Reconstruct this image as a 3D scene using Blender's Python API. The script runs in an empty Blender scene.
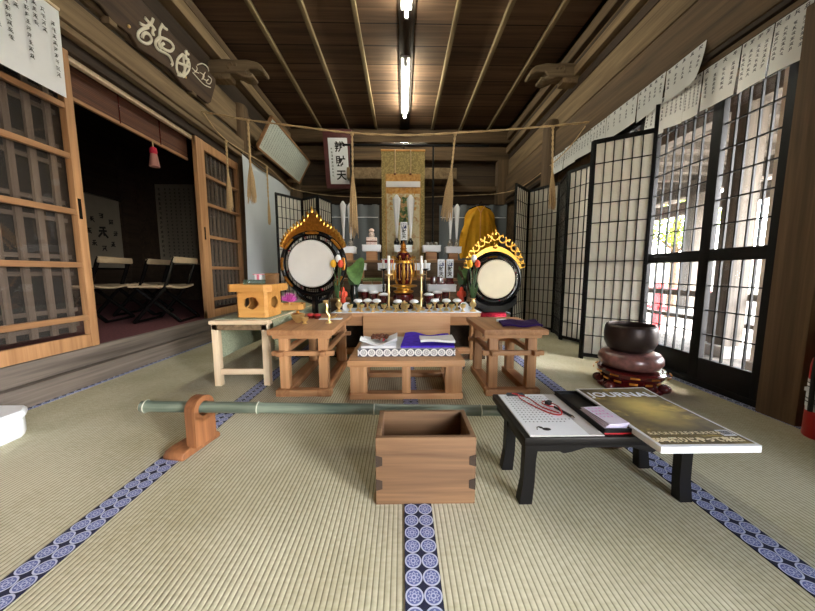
import bpy, bmesh, math, random
from mathutils import Matrix, Vector, Euler
R = math.radians
PI = math.pi
col = bpy.context.scene.collection
rng = random.Random(7)
V = Vector

# ------------------------------------------------------------------ mesh builder
class MB:
    def __init__(s, M=None):
        s.bm = bmesh.new(); s.mi = 0; s.M = M or Matrix()
    def _merge(s, b):
        for f in b.faces: f.material_index = s.mi
        b.transform(s.M)
        t = bpy.data.meshes.new('tmp'); b.to_mesh(t); b.free()
        s.bm.from_mesh(t); bpy.data.meshes.remove(t)
        return s
    def box(s, x0, x1, y0, y1, z0, z1, bev=0.0, m=None):
        b = bmesh.new()
        vs = [b.verts.new(p) for p in ((x0,y0,z0),(x1,y0,z0),(x1,y1,z0),(x0,y1,z0),(x0,y0,z1),(x1,y0,z1),(x1,y1,z1),(x0,y1,z1))]
        for f in ((0,3,2,1),(4,5,6,7),(0,1,5,4),(1,2,6,5),(2,3,7,6),(3,0,4,7)): b.faces.new([vs[i] for i in f])
        if bev > 0: bmesh.ops.bevel(b, geom=b.edges[:], offset=bev, segments=2, affect='EDGES', profile=.6)
        if m is not None: b.transform(m)
        return s._merge(b)
    def cbox(s, c, d, bev=0.0, rz=0, rot=None):
        m = Matrix.Translation(c) @ (rot.to_matrix().to_4x4() if rot else Matrix.Rotation(rz, 4, 'Z'))
        return s.box(-d[0]/2, d[0]/2, -d[1]/2, d[1]/2, -d[2]/2, d[2]/2, bev, m)
    def lathe(s, prof, c=(0,0,0), n=24, m=None, cap=True, sx=1, sy=1):
        b = bmesh.new(); rings = []
        for r, z in prof:
            if r < 1e-5: rings.append([b.verts.new((c[0], c[1], c[2]+z))])
            else: rings.append([b.verts.new((c[0]+sx*r*math.cos(2*PI*i/n), c[1]+sy*r*math.sin(2*PI*i/n), c[2]+z)) for i in range(n)])
        for A, B in zip(rings, rings[1:]):
            if len(A) == 1 and len(B) == 1: continue
            for i in range(n):
                j = (i+1) % n
                if len(A) == 1: b.faces.new((A[0], B[j], B[i]))
                elif len(B) == 1: b.faces.new((A[i], A[j], B[0]))
                else: b.faces.new((A[i], A[j], B[j], B[i]))
        if cap:
            if len(rings[0]) > 1: b.faces.new(rings[0][::-1])
            if len(rings[-1]) > 1: b.faces.new(rings[-1])
        bmesh.ops.recalc_face_normals(b, faces=b.faces[:])
        if m is not None: b.transform(m)
        return s._merge(b)
    def cyl(s, p0, p1, r0, r1=None, n=16):
        return s.tube([p0, p1], [r0, r0 if r1 is None else r1], n)
    def tube(s, pts, r, n=8, closed=False):
        pts = [V(p) for p in pts]; k = len(pts)
        rs = r if isinstance(r, (list, tuple)) else [r]*k
        b = bmesh.new(); rings = []; up = None
        for i, p in enumerate(pts):
            if closed: t = pts[(i+1) % k]-pts[i-1]
            else: t = (pts[min(i+1, k-1)]-pts[max(i-1, 0)])
            t = t.normalized() if t.length > 1e-9 else V((0,0,1))
            if up is None:
                up = V((0,0,1)) if abs(t.z) < .9 else V((1,0,0))
            a = (up - t*up.dot(t))
            a = a.normalized() if a.length > 1e-6 else t.orthogonal().normalized()
            up = a; c = t.cross(a)
            rings.append([b.verts.new(p + a*rs[i]*math.cos(2*PI*q/n) + c*rs[i]*math.sin(2*PI*q/n)) for q in range(n)])
        pairs = list(zip(rings, rings[1:])) + ([(rings[-1], rings[0])] if closed else [])
        for A, B in pairs:
            for q in range(n):
                w = (q+1) % n; b.faces.new((A[q], A[w], B[w], B[q]))
        if not closed: b.faces.new(rings[0][::-1]); b.faces.new(rings[-1])
        bmesh.ops.recalc_face_normals(b, faces=b.faces[:])
        return s._merge(b)
    def prism(s, poly, d, m=None, bev=0):
        # polygon in local xy extruded along z from 0 to d
        b = bmesh.new()
        A = [b.verts.new((x, y, 0)) for x, y in poly]; B = [b.verts.new((x, y, d)) for x, y in poly]
        b.faces.new(A[::-1]); b.faces.new(B)
        k = len(poly)
        for i in range(k): b.faces.new((A[i], A[(i+1) % k], B[(i+1) % k], B[i]))
        bmesh.ops.recalc_face_normals(b, faces=b.faces[:])
        if bev: bmesh.ops.bevel(b, geom=b.edges[:], offset=bev, segments=1, affect='EDGES')
        if m is not None: b.transform(m)
        return s._merge(b)
    def sphere(s, c, r, u=16, v=10, m=None):
        b = bmesh.new(); bmesh.ops.create_uvsphere(b, u_segments=u, v_segments=v, radius=1)
        rr = r if isinstance(r, (list, tuple)) else (r, r, r)
        b.transform(Matrix.Translation(c) @ (m or Matrix()) @ Matrix.Diagonal((*rr, 1)))
        return s._merge(b)
    def surf(s, f, nu, nv, th=0.0, closed=False):
        b = bmesh.new()
        g = [[b.verts.new(f(i/nu, j/nv)) for j in range(nv+1)] for i in range(nu + (0 if closed else 1))]
        k = len(g)
        for i in range(nu):
            for j in range(nv): b.faces.new((g[i][j], g[(i+1) % k][j], g[(i+1) % k][j+1], g[i][j+1]))
        if th:
            bmesh.ops.recalc_face_normals(b, faces=b.faces[:])
            bmesh.ops.solidify(b, geom=b.faces[:], thickness=th)
        return s._merge(b)
    def quad(s, a, b_, c, d):
        b = bmesh.new(); b.faces.new([b.verts.new(p) for p in (a, b_, c, d)]); return s._merge(b)
    def build(s, name, mats, parent=None, ang=35, loc=(0,0,0)):
        me = bpy.data.meshes.new(name); s.bm.to_mesh(me); s.bm.free()
        for m in (mats if isinstance(mats, (list, tuple)) else [mats]): me.materials.append(m)
        if me.polygons:
            me.polygons.foreach_set('use_smooth', [True]*len(me.polygons))
            me.set_sharp_from_angle(angle=R(ang))
        o = bpy.data.objects.new(name, me); col.objects.link(o); o.location = loc
        if parent: o.parent = parent
        return o

def tag(o, label=None, cat=None, group=None, kind=None):
    if label: o['label'] = label
    if cat: o['category'] = cat
    if group: o['group'] = group
    if kind: o['kind'] = kind
    return o
def thing(name, label, cat, loc=(0,0,0), rz=0, group=None):
    o = bpy.data.objects.new(name, None); col.objects.link(o); o.empty_display_size = .05
    o.location = loc; o.rotation_euler = (0,0,rz); return tag(o, label, cat, group)
def dup(r, loc, rz=0, label=None, group=None):
    n = r.copy(); col.objects.link(n); n.location = loc; n.rotation_euler = (0,0,rz)
    if label: n['label'] = label
    if group: n['group'] = group
    for c in list(r.children):
        d = c.copy(); col.objects.link(d); d.parent = n
        for g in list(c.children):
            h = g.copy(); col.objects.link(h); h.parent = d
    return n
def struct(o): o['kind'] = 'structure'; return o

# ------------------------------------------------------------------ materials
def lin(c):
    return tuple(((x/255)/12.92 if x/255 <= .04045 else ((x/255+.055)/1.055)**2.4) for x in c) + (1,)
class NT:
    def __init__(s, name):
        s.m = bpy.data.materials.new(name); s.m.use_nodes = True; s.t = s.m.node_tree; s.t.nodes.clear()
        s.out = s.n('ShaderNodeOutputMaterial')
    def n(s, t, **k):
        x = s.t.nodes.new(t)
        for a, v in k.items(): setattr(x, a, v)
        return x
    def put(s, sock, v):
        if isinstance(v, bpy.types.NodeSocket): s.t.links.new(v, sock)
        elif v is not None: sock.default_value = v
    def math(s, op, a, b=None, c=None):
        x = s.n('ShaderNodeMath', operation=op); s.put(x.inputs[0], a); s.put(x.inputs[1], b)
        if c is not None: s.put(x.inputs[2], c)
        return x.outputs[0]
    def mix(s, f, a, b, mode='MIX'):
        x = s.n('ShaderNodeMix', data_type='RGBA', blend_type=mode)
        s.put(x.inputs['Factor'], f); s.put(x.inputs[6], a); s.put(x.inputs[7], b); return x.outputs[2]
    def ramp(s, f, stops):
        x = s.n('ShaderNodeValToRGB'); e = x.color_ramp.elements
        while len(e) < len(stops): e.new(.5)
        for q, (p, c) in zip(e, stops): q.position = p; q.color = c
        s.put(x.inputs[0], f); return x.outputs[0]
    def coord(s, which='Object'):
        return s.n('ShaderNodeTexCoord').outputs[which]
    def mapping(s, v, sc=(1,1,1), loc=None):
        x = s.n('ShaderNodeMapping'); s.put(x.inputs[0], v); x.inputs['Scale'].default_value = sc
        if loc is not None: s.put(x.inputs['Location'], loc)
        return x.outputs[0]
    def noise(s, v, sc=5, det=3, dist=0, rough=.5):
        x = s.n('ShaderNodeTexNoise'); s.put(x.inputs['Vector'], v); x.inputs['Scale'].default_value = sc
        x.inputs['Detail'].default_value = det; x.inputs['Distortion'].default_value = dist; x.inputs['Roughness'].default_value = rough
        return x.outputs[0]
    def xyz(s, v):
        x = s.n('ShaderNodeSeparateXYZ'); s.put(x.inputs[0], v); return x.outputs
    def bsdf(s, color, rough=.5, metal=0, bump=None, bs=.2, bd=.002, spec=.5, coat=0, trans=None):
        p = s.n('ShaderNodeBsdfPrincipled'); s.put(p.inputs['Base Color'], color); s.put(p.inputs['Roughness'], rough)
        p.inputs['Metallic'].default_value = metal; p.inputs['Specular IOR Level'].default_value = spec
        p.inputs['Coat Weight'].default_value = coat; p.inputs['Coat Roughness'].default_value = .08
        if bump is not None:
            b = s.n('ShaderNodeBump'); b.inputs['Strength'].default_value = bs; b.inputs['Distance'].default_value = bd
            s.put(b.inputs['Height'], bump); s.t.links.new(b.outputs[0], p.inputs['Normal'])
        sh = p.outputs[0]
        if trans:
            t = s.n('ShaderNodeBsdfTranslucent'); s.put(t.inputs[0], trans[1])
            mx = s.n('ShaderNodeMixShader'); mx.inputs[0].default_value = trans[0]
            s.t.links.new(sh, mx.inputs[1]); s.t.links.new(t.outputs[0], mx.inputs[2]); sh = mx.outputs[0]
        s.t.links.new(sh, s.out.inputs[0]); return s.m

def plain(name, c, rough=.5, metal=0, var=.08, spec=.5, coat=0, sc=14):
    t = NT(name); v = t.coord(); n = t.noise(v, sc, 3)
    c = lin(c); d = tuple(x*(1-var) for x in c[:3])+(1,); e = tuple(min(1, x*(1+var)) for x in c[:3])+(1,)
    return t.bsdf(t.ramp(n, [(.3, d), (.7, e)]), rough, metal, spec=spec, coat=coat)
def wood(name, c1, c2, axis='x', sc=1.0, rough=.55, plank=None, gap=None, spec=.35, coat=0, bs=.25):
    t = NT(name); co = t.coord(); oi = t.n('ShaderNodeObjectInfo').outputs['Random']
    cmb = t.n('ShaderNodeCombineXYZ')
    for i in range(3): t.put(cmb.inputs[i], t.math('MULTIPLY', oi, 7.3+i))
    shift = cmb.outputs[0]; pk = None; line = None
    if plank:
        ax = 'xyz'.index(plank[0]); u = t.math('DIVIDE', t.xyz(co)[ax], plank[1])
        cell = t.math('FLOOR', u); wn = t.n('ShaderNodeTexWhiteNoise', noise_dimensions='1D'); t.put(wn.inputs['W'], cell); pk = wn.outputs[0]
        fr = t.math('FRACT', u); line = t.math('LESS_THAN', t.math('MINIMUM', fr, t.math('SUBTRACT', 1, fr)), gap or .012)
        c2b = t.n('ShaderNodeCombineXYZ')
        for i in range(3): t.put(c2b.inputs[i], t.math('MULTIPLY', pk, 11.0+3*i))
        add = t.n('ShaderNodeVectorMath', operation='ADD'); t.put(add.inputs[0], shift); t.put(add.inputs[1], c2b.outputs[0]); shift = add.outputs[0]
    s3 = [16*sc]*3; s3['xyz'.index(axis)] = .9*sc
    v = t.mapping(co, s3, shift)
    n1 = t.noise(v, 1.0, 4, .8, .6)
    s4 = [70*sc]*3; s4['xyz'.index(axis)] = 2.5*sc
    n2 = t.noise(t.mapping(co, s4, shift), 1.0, 3, .2)
    f = t.math('ADD', t.math('MULTIPLY', n1, .7), t.math('MULTIPLY', n2, .3))
    c = t.ramp(f, [(.33, lin(c1)), (.5, tuple((a+b)/2 for a, b in zip(lin(c1), lin(c2)))), (.66, lin(c2))])
    if pk is not None:
        k = t.math('ADD', t.math('MULTIPLY', pk, .5), .72)
        cc = t.n('ShaderNodeCombineColor')
        for i in range(3): t.put(cc.inputs[i], k)
        c = t.mix(1.0, c, cc.outputs[0], 'MULTIPLY')
        c = t.mix(line, c, tuple(x*.18 for x in lin(c1)[:3])+(1,))
    return t.bsdf(c, rough, 0, f, bs, .0015, spec, coat)

M = {}
M['cedar'] = wood('cedar', (150,107,72), (194,147,103), 'x')
M['cedar_y'] = wood('cedar_y', (142,99,66), (186,138,95), 'y')
M['cedar_z'] = wood('cedar_z', (152,109,73), (198,150,105), 'z')
M['door_wood'] = wood('door_wood', (150,108,72), (190,144,102), 'z', 1.2)
M['door_rail'] = wood('door_rail', (132,95,64), (172,130,92), 'y', 1.2)
M['pine'] = wood('pine', (206,180,146), (236,216,186), 'z', 1)
M['pine_x'] = wood('pine_x', (206,180,146), (236,216,186), 'x', 1)
M['panel_wood'] = wood('panel_wood', (182,136,96), (206,162,118), 'x', 1.3)
M['hinoki'] = wood('hinoki', (196,134,64), (220,166,92), 'x', 1.0)
M['boxwood'] = wood('boxwood', (84,61,42), (134,102,72), 'x', .9, .75)
M['old_y'] = wood('old_y', (64,50,37), (110,88,64), 'y', .8, .8)
M['old_light'] = wood('old_light', (92,75,55), (140,117,88), 'y', .9, .8)
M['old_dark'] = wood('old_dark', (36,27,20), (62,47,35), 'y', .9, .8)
M['old_z'] = wood('old_z', (68,53,39), (112,90,66), 'z', .8, .8)
M['old_x'] = wood('old_x', (62,48,34), (108,86,62), 'x', .8, .75)
M['grey_y'] = wood('weathered_grey_y', (66,61,55), (108,101,92), 'y', .8, .85)
M['grey_z'] = wood('weathered_grey_z', (62,57,51), (104,96,87), 'z', .8, .85)
M['sill'] = wood('sill', (78,70,64), (136,124,114), 'y', .7, .8)
M['wallplank'] = wood('wallplank', (46,36,28), (78,62,47), 'x', .7, .8, ('z', .24))
M['wallplank_y'] = wood('wallplank_y', (70,54,38), (118,94,66), 'y', .7, .8, ('z', .2))
M['ceil'] = wood('ceil', (68,51,40), (114,88,67), 'x', .55, .75, ('y', .31), .02)
M['batten'] = wood('batten', (104,88,62), (150,130,96), 'y', 1, .7)
M['slat'] = wood('slat', (78,66,58), (122,106,94), 'z', 1.2, .8)
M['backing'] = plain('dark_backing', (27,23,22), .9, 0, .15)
M['slat_y'] = wood('slat_y', (66,56,50), (106,92,82), 'y', 1.2, .8)
M['plaque'] = wood('plaque', (52,37,27), (88,67,50), 'y', .7, .7)
M['stand_wood'] = wood('stand_wood', (92,56,34), (148,98,62), 'z', 1, .5)
M['carved'] = wood('carved', (88,72,54), (134,114,88), 'x', 1.2, .8)
M['tier'] = wood('tier', (92,66,42), (140,104,68), 'x', 1, .6)
M['lacquer'] = plain('black_lacquer', (10,9,9), .2, 0, .15, .35)
M['desk'] = plain('desk_lacquer', (13,11,12), .38, 0, .2, .25)
M['blackframe'] = plain('black_frame', (11,10,11), .5, 0, .2, .2)
M['doorframe'] = plain('door_frame_black', (15,14,15), .55, 0, .2, .2)
M['redlac'] = plain('red_lacquer', (74,16,16), .18, 0, .2, .5, .5)
M['gold'] = plain('gold', (206,156,70), .34, 1, .15)
M['darkgold'] = plain('dark_gold', (190,128,52), .32, 1, .25, sc=60)
M['brass'] = plain('brass', (240,210,146), .34, .85, .1)
M['chrome'] = plain('chrome', (200,200,200), .2, 1, .05)
M['steel'] = plain('dark_steel', (40,40,42), .35, .8, .1)
M['white'] = plain('white_paper', (236,238,242), .7, 0, .02)
M['wax'] = plain('wax', (244,242,234), .4, 0, .01)
M['cream'] = plain('cream_print', (242,228,190), .6, 0, .03)
M['ink'] = plain('ink', (22,20,20), .7, 0, .05)
M['greyink'] = plain('grey_ink', (92,92,100), .7, 0, .05)
M['whiteink'] = plain('white_paint', (226,218,200), .6, 0, .05)
M['skin'] = plain('drum_skin', (224,221,214), .55, 0, .05, sc=6)
M['skin2'] = plain('drum_skin_cream', (214,202,172), .55, 0, .06, sc=6)
M['purple'] = plain('purple_cloth', (80,54,186), .85, 0, .2, .1, sc=40)
M['darkpurple'] = plain('dark_purple_cloth', (42,20,70), .85, 0, .25, .1, sc=40)
M['whitecloth'] = plain('white_cloth', (228,228,230), .85, 0, .04, .1, sc=30)
M['greycloth'] = plain('grey_cloth', (196,192,190), .85, 0, .08, .1, sc=30)
M['plastic'] = plain('white_plastic', (232,236,240), .35, 0, .02)
M['red'] = plain('red_paint', (178,30,34), .35, 0, .08)
M['redcloth'] = plain('red_brocade', (168,32,56), .7, 0, .45, .2, sc=70)
M['pink'] = plain('pink', (222,100,190), .5, 0, .2)
M['yellow'] = plain('yellow_petals', (242,184,40), .5, 0, .12)
M['orange'] = plain('orange_red_petals', (214,74,44), .5, 0, .2)
M['leaf'] = plain('leaf_green', (92,128,66), .5, 0, .35, sc=24)
M['stem'] = plain('stem_green', (72,104,60), .5, 0, .2)
M['ceramic'] = plain('dark_green_ceramic', (20,30,26), .15, 0, .3, .5, .4)
M['silverglass'] = plain('silver_glass', (150,146,140), .15, .5, .5, sc=90)
M['brown'] = plain('brown_beads', (104,52,26), .3, 0, .4, sc=60)
M['bronze'] = plain('bronze_bowl', (54,42,38), .38, .55, .2)
M['cushion'] = plain('cushion_brocade', (112,74,68), .3, 0, .55, .5, .25, sc=30)
M['rope'] = plain('straw_rope', (196,168,128), .8, 0, .2, .2, sc=120)
M['beige'] = plain('beige_canvas', (172,150,120), .8, 0, .08)
M['carpet'] = plain('mauve_carpet', (104,66,68), .95, 0, .25, .1, sc=60)
M['greenmat'] = plain('green_woven_mat', (160,167,142), .9, 0, .28, .1, sc=130)
M['greencloth'] = plain('dull_green_cloth', (98,108,70), .85, 0, .3, .1, sc=60)
M['robe'] = plain('yellow_robe', (212,156,36), .75, 0, .12, .2, sc=8)
M['blind'] = wood('blind', (72,42,30), (104,64,44), 'y', 2, .7, ('z', .012), .1)
M['mauveframe'] = plain('mauve_scroll_edge', (92,46,46), .7, 0, .15)
M['concrete'] = plain('sunlit_ground', (150,145,135), .9, 0, .12, .1, sc=3)
M['bark'] = plain('bark', (92,72,54), .9, 0, .3, sc=20)
M['whitepost'] = plain('pale_post', (206,198,186), .7, 0, .1)
M['stone'] = plain('grey_stone', (150,146,140), .9, 0, .25, sc=9)
M['bamboo'] = None
def mk():
    # tatami: ribs run along y
    t = NT('tatami'); co = t.coord(); x, y, z = t.xyz(co)
    rib = t.math('ABSOLUTE', t.math('SINE', t.math('MULTIPLY', x, PI/.0135)))
    n = t.noise(t.mapping(co, (40, 90, 1)), 1, 1); n2 = t.noise(co, 1.7, 3); n3 = t.noise(t.mapping(co, (40, 5, 1)), 1, 2)
    c = t.ramp(t.math('ADD', t.math('MULTIPLY', n, .25), t.math('MULTIPLY', n2, .75)), [(.35, lin((174,168,140))), (.62, lin((210,206,182)))])
    c = t.mix(t.math('MULTIPLY', n3, .16), c, lin((162,146,98)))
    g = t.ramp(rib, [(.0, lin((84,78,58))), (.55, lin((255,255,255)))])
    c = t.mix(.75, c, g, 'MULTIPLY')
    M['tatami'] = t.bsdf(c, .85, 0, t.math('POWER', rib, .6), .4, .002, .06)
    # border: rosettes, two across
    def rosette(name, pitch, a0, a1, dark, ring, mid, light, wht=.40):
        t = NT(name); co = t.coord(); s = t.xyz(co)
        u = t.math('SUBTRACT', t.math('FRACT', t.math('ADD', t.math('DIVIDE', s[a0], pitch), 50)), .5)
        v = t.math('SUBTRACT', t.math('FRACT', t.math('ADD', t.math('DIVIDE', s[a1], pitch), 50)), .5)
        d = t.math('SQRT', t.math('ADD', t.math('MULTIPLY', u, u), t.math('MULTIPLY', v, v)))
        th = t.math('ARCTAN2', u, v)
        pet = t.math('ADD', .26, t.math('MULTIPLY', .055, t.math('COSINE', t.math('MULTIPLY', th, 8))))
        inr = t.math('LESS_THAN', t.math('ABSOLUTE', t.math('SUBTRACT', d, pet)), .035)
        core = t.math('LESS_THAN', t.math('ABSOLUTE', t.math('SUBTRACT', d, .12)), .04)
        c = t.mix(t.math('LESS_THAN', d, .49), lin(dark), lin(ring))
        c = t.mix(t.math('LESS_THAN', d, wht), c, lin(mid))
        c = t.mix(t.math('MAXIMUM', inr, core), c, lin(light))
        n = t.noise(co, 300, 2)
        M[name] = t.bsdf(t.mix(t.math('MULTIPLY', n, .2), c, lin((90,95,130))), .75, 0, n, .2, .001, .2)
    rosette('border', .041, 0, 1, (20,23,42), (188,194,216), (92,101,152), (176,182,212))
    rosette('matedge', .044, 0, 2, (88,88,92), (240,238,232), (122,120,122), (236,234,228), .34)
    # bamboo
    t = NT('bamboo'); co = t.coord(); n = t.noise(t.mapping(co, (1.2, 60, 60)), 1, 3); n2 = t.noise(co, 3, 3)
    c = t.ramp(t.math('ADD', t.math('MULTIPLY', n, .5), t.math('MULTIPLY', n2, .5)), [(.35, lin((54,68,60))), (.65, lin((124,134,118)))])
    M['bamboo'] = t.bsdf(c, .35, 0, n, .1, .001, .4)
    # brocade
    t = NT('brocade'); co = t.coord()
    vo = t.n('ShaderNodeTexVoronoi'); t.put(vo.inputs['Vector'], co); vo.inputs['Scale'].default_value = 55
    c = t.ramp(vo.outputs[0], [(.2, lin((178,156,100))), (.6, lin((140,122,72)))])
    M['brocade'] = t.bsdf(c, .55, .15, vo.outputs[0], .2, .002, .4)
    t = NT('orange_silk'); co = t.coord(); n = t.noise(co, 30, 2)
    M['silk'] = t.bsdf(t.ramp(n, [(.35, lin((176,120,54))), (.65, lin((206,156,84)))]), .6)
    # papers
    def paper(name, c, f, tc, sc=9):
        t = NT(name); co = t.coord(); n = t.noise(co, sc, 4)
        cc = t.ramp(n, [(.3, tuple(x*.93 for x in lin(c)[:3])+(1,)), (.7, lin(c))])
        M[name] = t.bsdf(cc, .8, 0, n, .1, .002, .1, trans=(f, lin(tc)))
    paper('shoji', (242,239,232), .62, (250,246,236))
    paper('sheet', (236,238,240), .3, (244,240,230)); paper('shadedsheet', (150,142,128), .1, (150,142,128))  # last paper darkened in colour, standing in for the side room's shade
    paper('curtain', (150,158,166), .3, (150,158,166))
    paper('hung', (214,220,228), .15, (220,224,230), 3)
    # glass
    def glass(name, dif, c):
        t = NT(name); tr = t.n('ShaderNodeBsdfTransparent'); gl = t.n('ShaderNodeBsdfGlossy'); gl.inputs['Roughness'].default_value = .04
        lw = t.n('ShaderNodeLayerWeight'); lw.inputs[0].default_value = .5; fz = t.math('ADD', .03, t.math('MULTIPLY', .8, t.math('POWER', lw.outputs['Facing'], 5)))
        mx = t.n('ShaderNodeMixShader'); t.put(mx.inputs[0], fz); t.t.links.new(tr.outputs[0], mx.inputs[1]); t.t.links.new(gl.outputs[0], mx.inputs[2])
        sh = mx.outputs[0]
        if dif:
            d = t.n('ShaderNodeBsdfDiffuse'); d.inputs[0].default_value = lin(c); m2 = t.n('ShaderNodeMixShader'); m2.inputs[0].default_value = dif
            t.t.links.new(sh, m2.inputs[1]); t.t.links.new(d.outputs[0], m2.inputs[2]); sh = m2.outputs[0]
        t.t.links.new(sh, t.out.inputs[0]); M[name] = t.m
    paper('treeleaf', (150,172,84), .55, (190,214,90))
    glass('glass', 0, (0,0,0)); glass('dusty', .045, (120,112,104)); glass('greenglass', .45, (96,120,100)); glass('vinyl', .8, (122,128,134))
    # lamp tube
    t = NT('tube_light'); e = t.n('ShaderNodeEmission'); e.inputs[0].default_value = (1, .98, .78, 1); e.inputs[1].default_value = 150
    t.t.links.new(e.outputs[0], t.out.inputs[0]); M['tubelight'] = t.m
    # magazine cover photo: brownish picture with golden glow shape of water
    t = NT('cover_picture'); co = t.coord(); s = t.xyz(co)
    n = t.noise(t.mapping(co, (6, 14, 1)), 1, 5, .6); n2 = t.noise(co, 40, 3)
    c = t.ramp(t.math('ADD', t.math('MULTIPLY', n, .75), t.math('MULTIPLY', n2, .25)), [(.36, lin((72,62,40))), (.54, lin((118,102,60))), (.66, lin((206,178,88)))])
    gx = t.math('SUBTRACT', s[0], .15); gy = t.math('MULTIPLY', t.math('SUBTRACT', s[1], .235), .8)
    gd = t.math('ADD', t.math('SQRT', t.math('ADD', t.math('MULTIPLY', gx, gx), t.math('MULTIPLY', gy, gy))), t.math('MULTIPLY', t.math('SUBTRACT', n, .5), .12))
    c = t.mix(t.ramp(gd, [(.0, (.85,.85,.85,1)), (.11, (0,0,0,1))]), c, lin((232,204,110)))
    M['cover'] = t.bsdf(c, .5, 0, None, spec=.2)
    # framed board, faint green-white
    M['board'] = plain('pale_board', (206,212,204), .35, 0, .05)
    # picture in scroll
    t = NT('scroll_picture'); co = t.coord(); n = t.noise(co, 16, 4, .8)
    M['picture'] = t.bsdf(t.ramp(n, [(.3, lin((186,172,134))), (.5, lin((208,196,160))), (.72, lin((176,132,90)))]), .7)
    t = NT('deity_picture'); co = t.coord(); n = t.noise(co, 26, 4, .8)
    M['deity'] = t.bsdf(t.ramp(n, [(.35, lin((40,58,36))), (.5, lin((88,120,66))), (.6, lin((196,150,104)))]), .6)
mk()

# ------------------------------------------------------------------ writing
def text(body, size, mat, parent, m, name='lettering', bold=0.0, ext=.0004):
    c = bpy.data.curves.new('t', 'FONT'); c.body = body; c.size = size; c.align_x = 'CENTER'; c.align_y = 'CENTER'
    c.offset = bold; c.extrude = ext; c.resolution_u = 3; c.space_line = .92
    o = bpy.data.objects.new('t', c); col.objects.link(o); bpy.context.view_layer.update()
    me = bpy.data.meshes.new_from_object(o.evaluated_get(bpy.context.evaluated_depsgraph_get()))
    bpy.data.objects.remove(o); bpy.data.curves.remove(c)
    me.materials.clear(); me.materials.append(mat); me.transform(m); me.name = name
    n = bpy.data.objects.new(name, me); col.objects.link(n); n.parent = parent; return n
def stroke_glyph(mb, m, cx, cy, s, r, w=.11):
    # an illegible brush character: a few strokes inside a square of size s in the plane of m
    def st(x0, y0, x1, y1, ww):
        d = V((x1-x0, y1-y0)); l = max(d.length, 1e-6); nx, ny = -d.y/l*ww/2, d.x/l*ww/2
        P = [(x0+nx, y0+ny), (x0-nx, y0-ny), (x1-nx, y1-ny), (x1+nx, y1+ny)]
        mb.quad(*[m @ V((p[0], p[1], 0)) for p in P])
    h = s/2
    for k in range(r.randint(2, 3)):
        y = cy + h*(.75-.62*k+r.uniform(-.1, .1)); a = h*r.uniform(.5, .95); st(cx-a, y-.05*h, cx+a, y+.08*h, s*w)
    for k in range(r.randint(1, 2)):
        x = cx+h*r.uniform(-.5, .5); st(x, cy+h*.9, x+h*r.uniform(-.1, .1), cy-h*r.uniform(.3, .9), s*w)
    if r.random() < .7: st(cx-h*.1, cy, cx-h*.85, cy-h*.85, s*w)
    if r.random() < .7: st(cx+h*.1, cy, cx+h*.85, cy-h*.85, s*w*1.1)
def column(mb, m, x, ytop, n, s, pitch, r):
    for i in range(n): stroke_glyph(mb, m, x, ytop-i*pitch, s, r)

def frame_m(o, xd, yd):  # matrix with local x along xd, y along yd, z = normal, origin o
    xd = V(xd).normalized(); yd = V(yd); yd = (yd-xd*yd.dot(xd)).normalized(); zd = xd.cross(yd)
    m = Matrix((xd, yd, zd)).transposed().to_4x4(); m.translation = V(o); return m

# ================================================================== THE ROOM
CZ = 3.2; YB = 5.7; YF = -2.0; XL = -1.95; XR = 1.82
def S(name, mb, mat, parent=None): return struct(mb.build(name, mat, parent))
S('floor', MB().box(-1.95, 1.84, YF, YB, -.06, 0), M['tatami'])
for i, x in enumerate((-.872, .046, .932)):
    o = S('trim_%d' % (i+1), MB().box(-.041, .041, YF, YB-.05, 0, .0025), M['border']); o.location = (x, 0, 0)
for i, (x, w) in enumerate(((-1.926, .02), (1.80, .02))):
    o = S('trim_%d' % (i+4), MB().box(-w, w, YF, YB-.05, 0, .0025), M['border']); o.location = (x, 0, 0)
S('ceiling', MB().box(-2.2, 2.2, YF-.1, YB+.1, CZ, CZ+.05), M['ceil'])
for i, x in enumerate((-1.41, -.935, -.445, .53, 1.02, 1.51)):
    S('trim_%d' % (i+6), MB().box(x-.022, x+.022, YF, YB, CZ-.05, CZ, .004), M['batten'])
S('trim_12', MB().box(-.03, .13, YF, YB, CZ-.025, CZ, .003), M['old_dark'])

# right wall: stacked beams above the doors, from the door head to the ceiling
w = MB()
w.box(1.86, 2.0, YF, YB, 1.86, CZ)
S('wall_right', w, M['wallplank_y'])
def beam(n, x0, x1, z0, z1, mat, y0=YF, y1=YB, bev=.008): S('trim_%d' % n, MB().box(x0, x1, y0, y1, z0, z1, bev), mat)
beam(13, 1.80, 1.96, 1.86, 1.90, M['old_dark']); beam(14, 1.815, 1.96, 1.905, 1.94, M['old_y']); beam(15, 1.80, 1.96, 1.945, 1.975, M['old_dark'])
beam(16, 1.80, 1.96, 1.98, 2.34, M['old_y'])
beam(17, 1.84, 1.96, 2.385, 2.62, M['old_light'])
beam(18, 1.80, 1.96, 2.74, 2.83, M['old_light'])
beam(19, 1.85, 1.96, 2.64, 2.72, M['old_dark'])
beam(20, 1.80, 1.96, 2.95, 3.06, M['old_y']); beam(21, 1.86, 1.96, 3.08, CZ, M['old_dark'])
beam(22, 1.855, 1.96, 2.85, 2.93, M['old_dark'])
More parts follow.
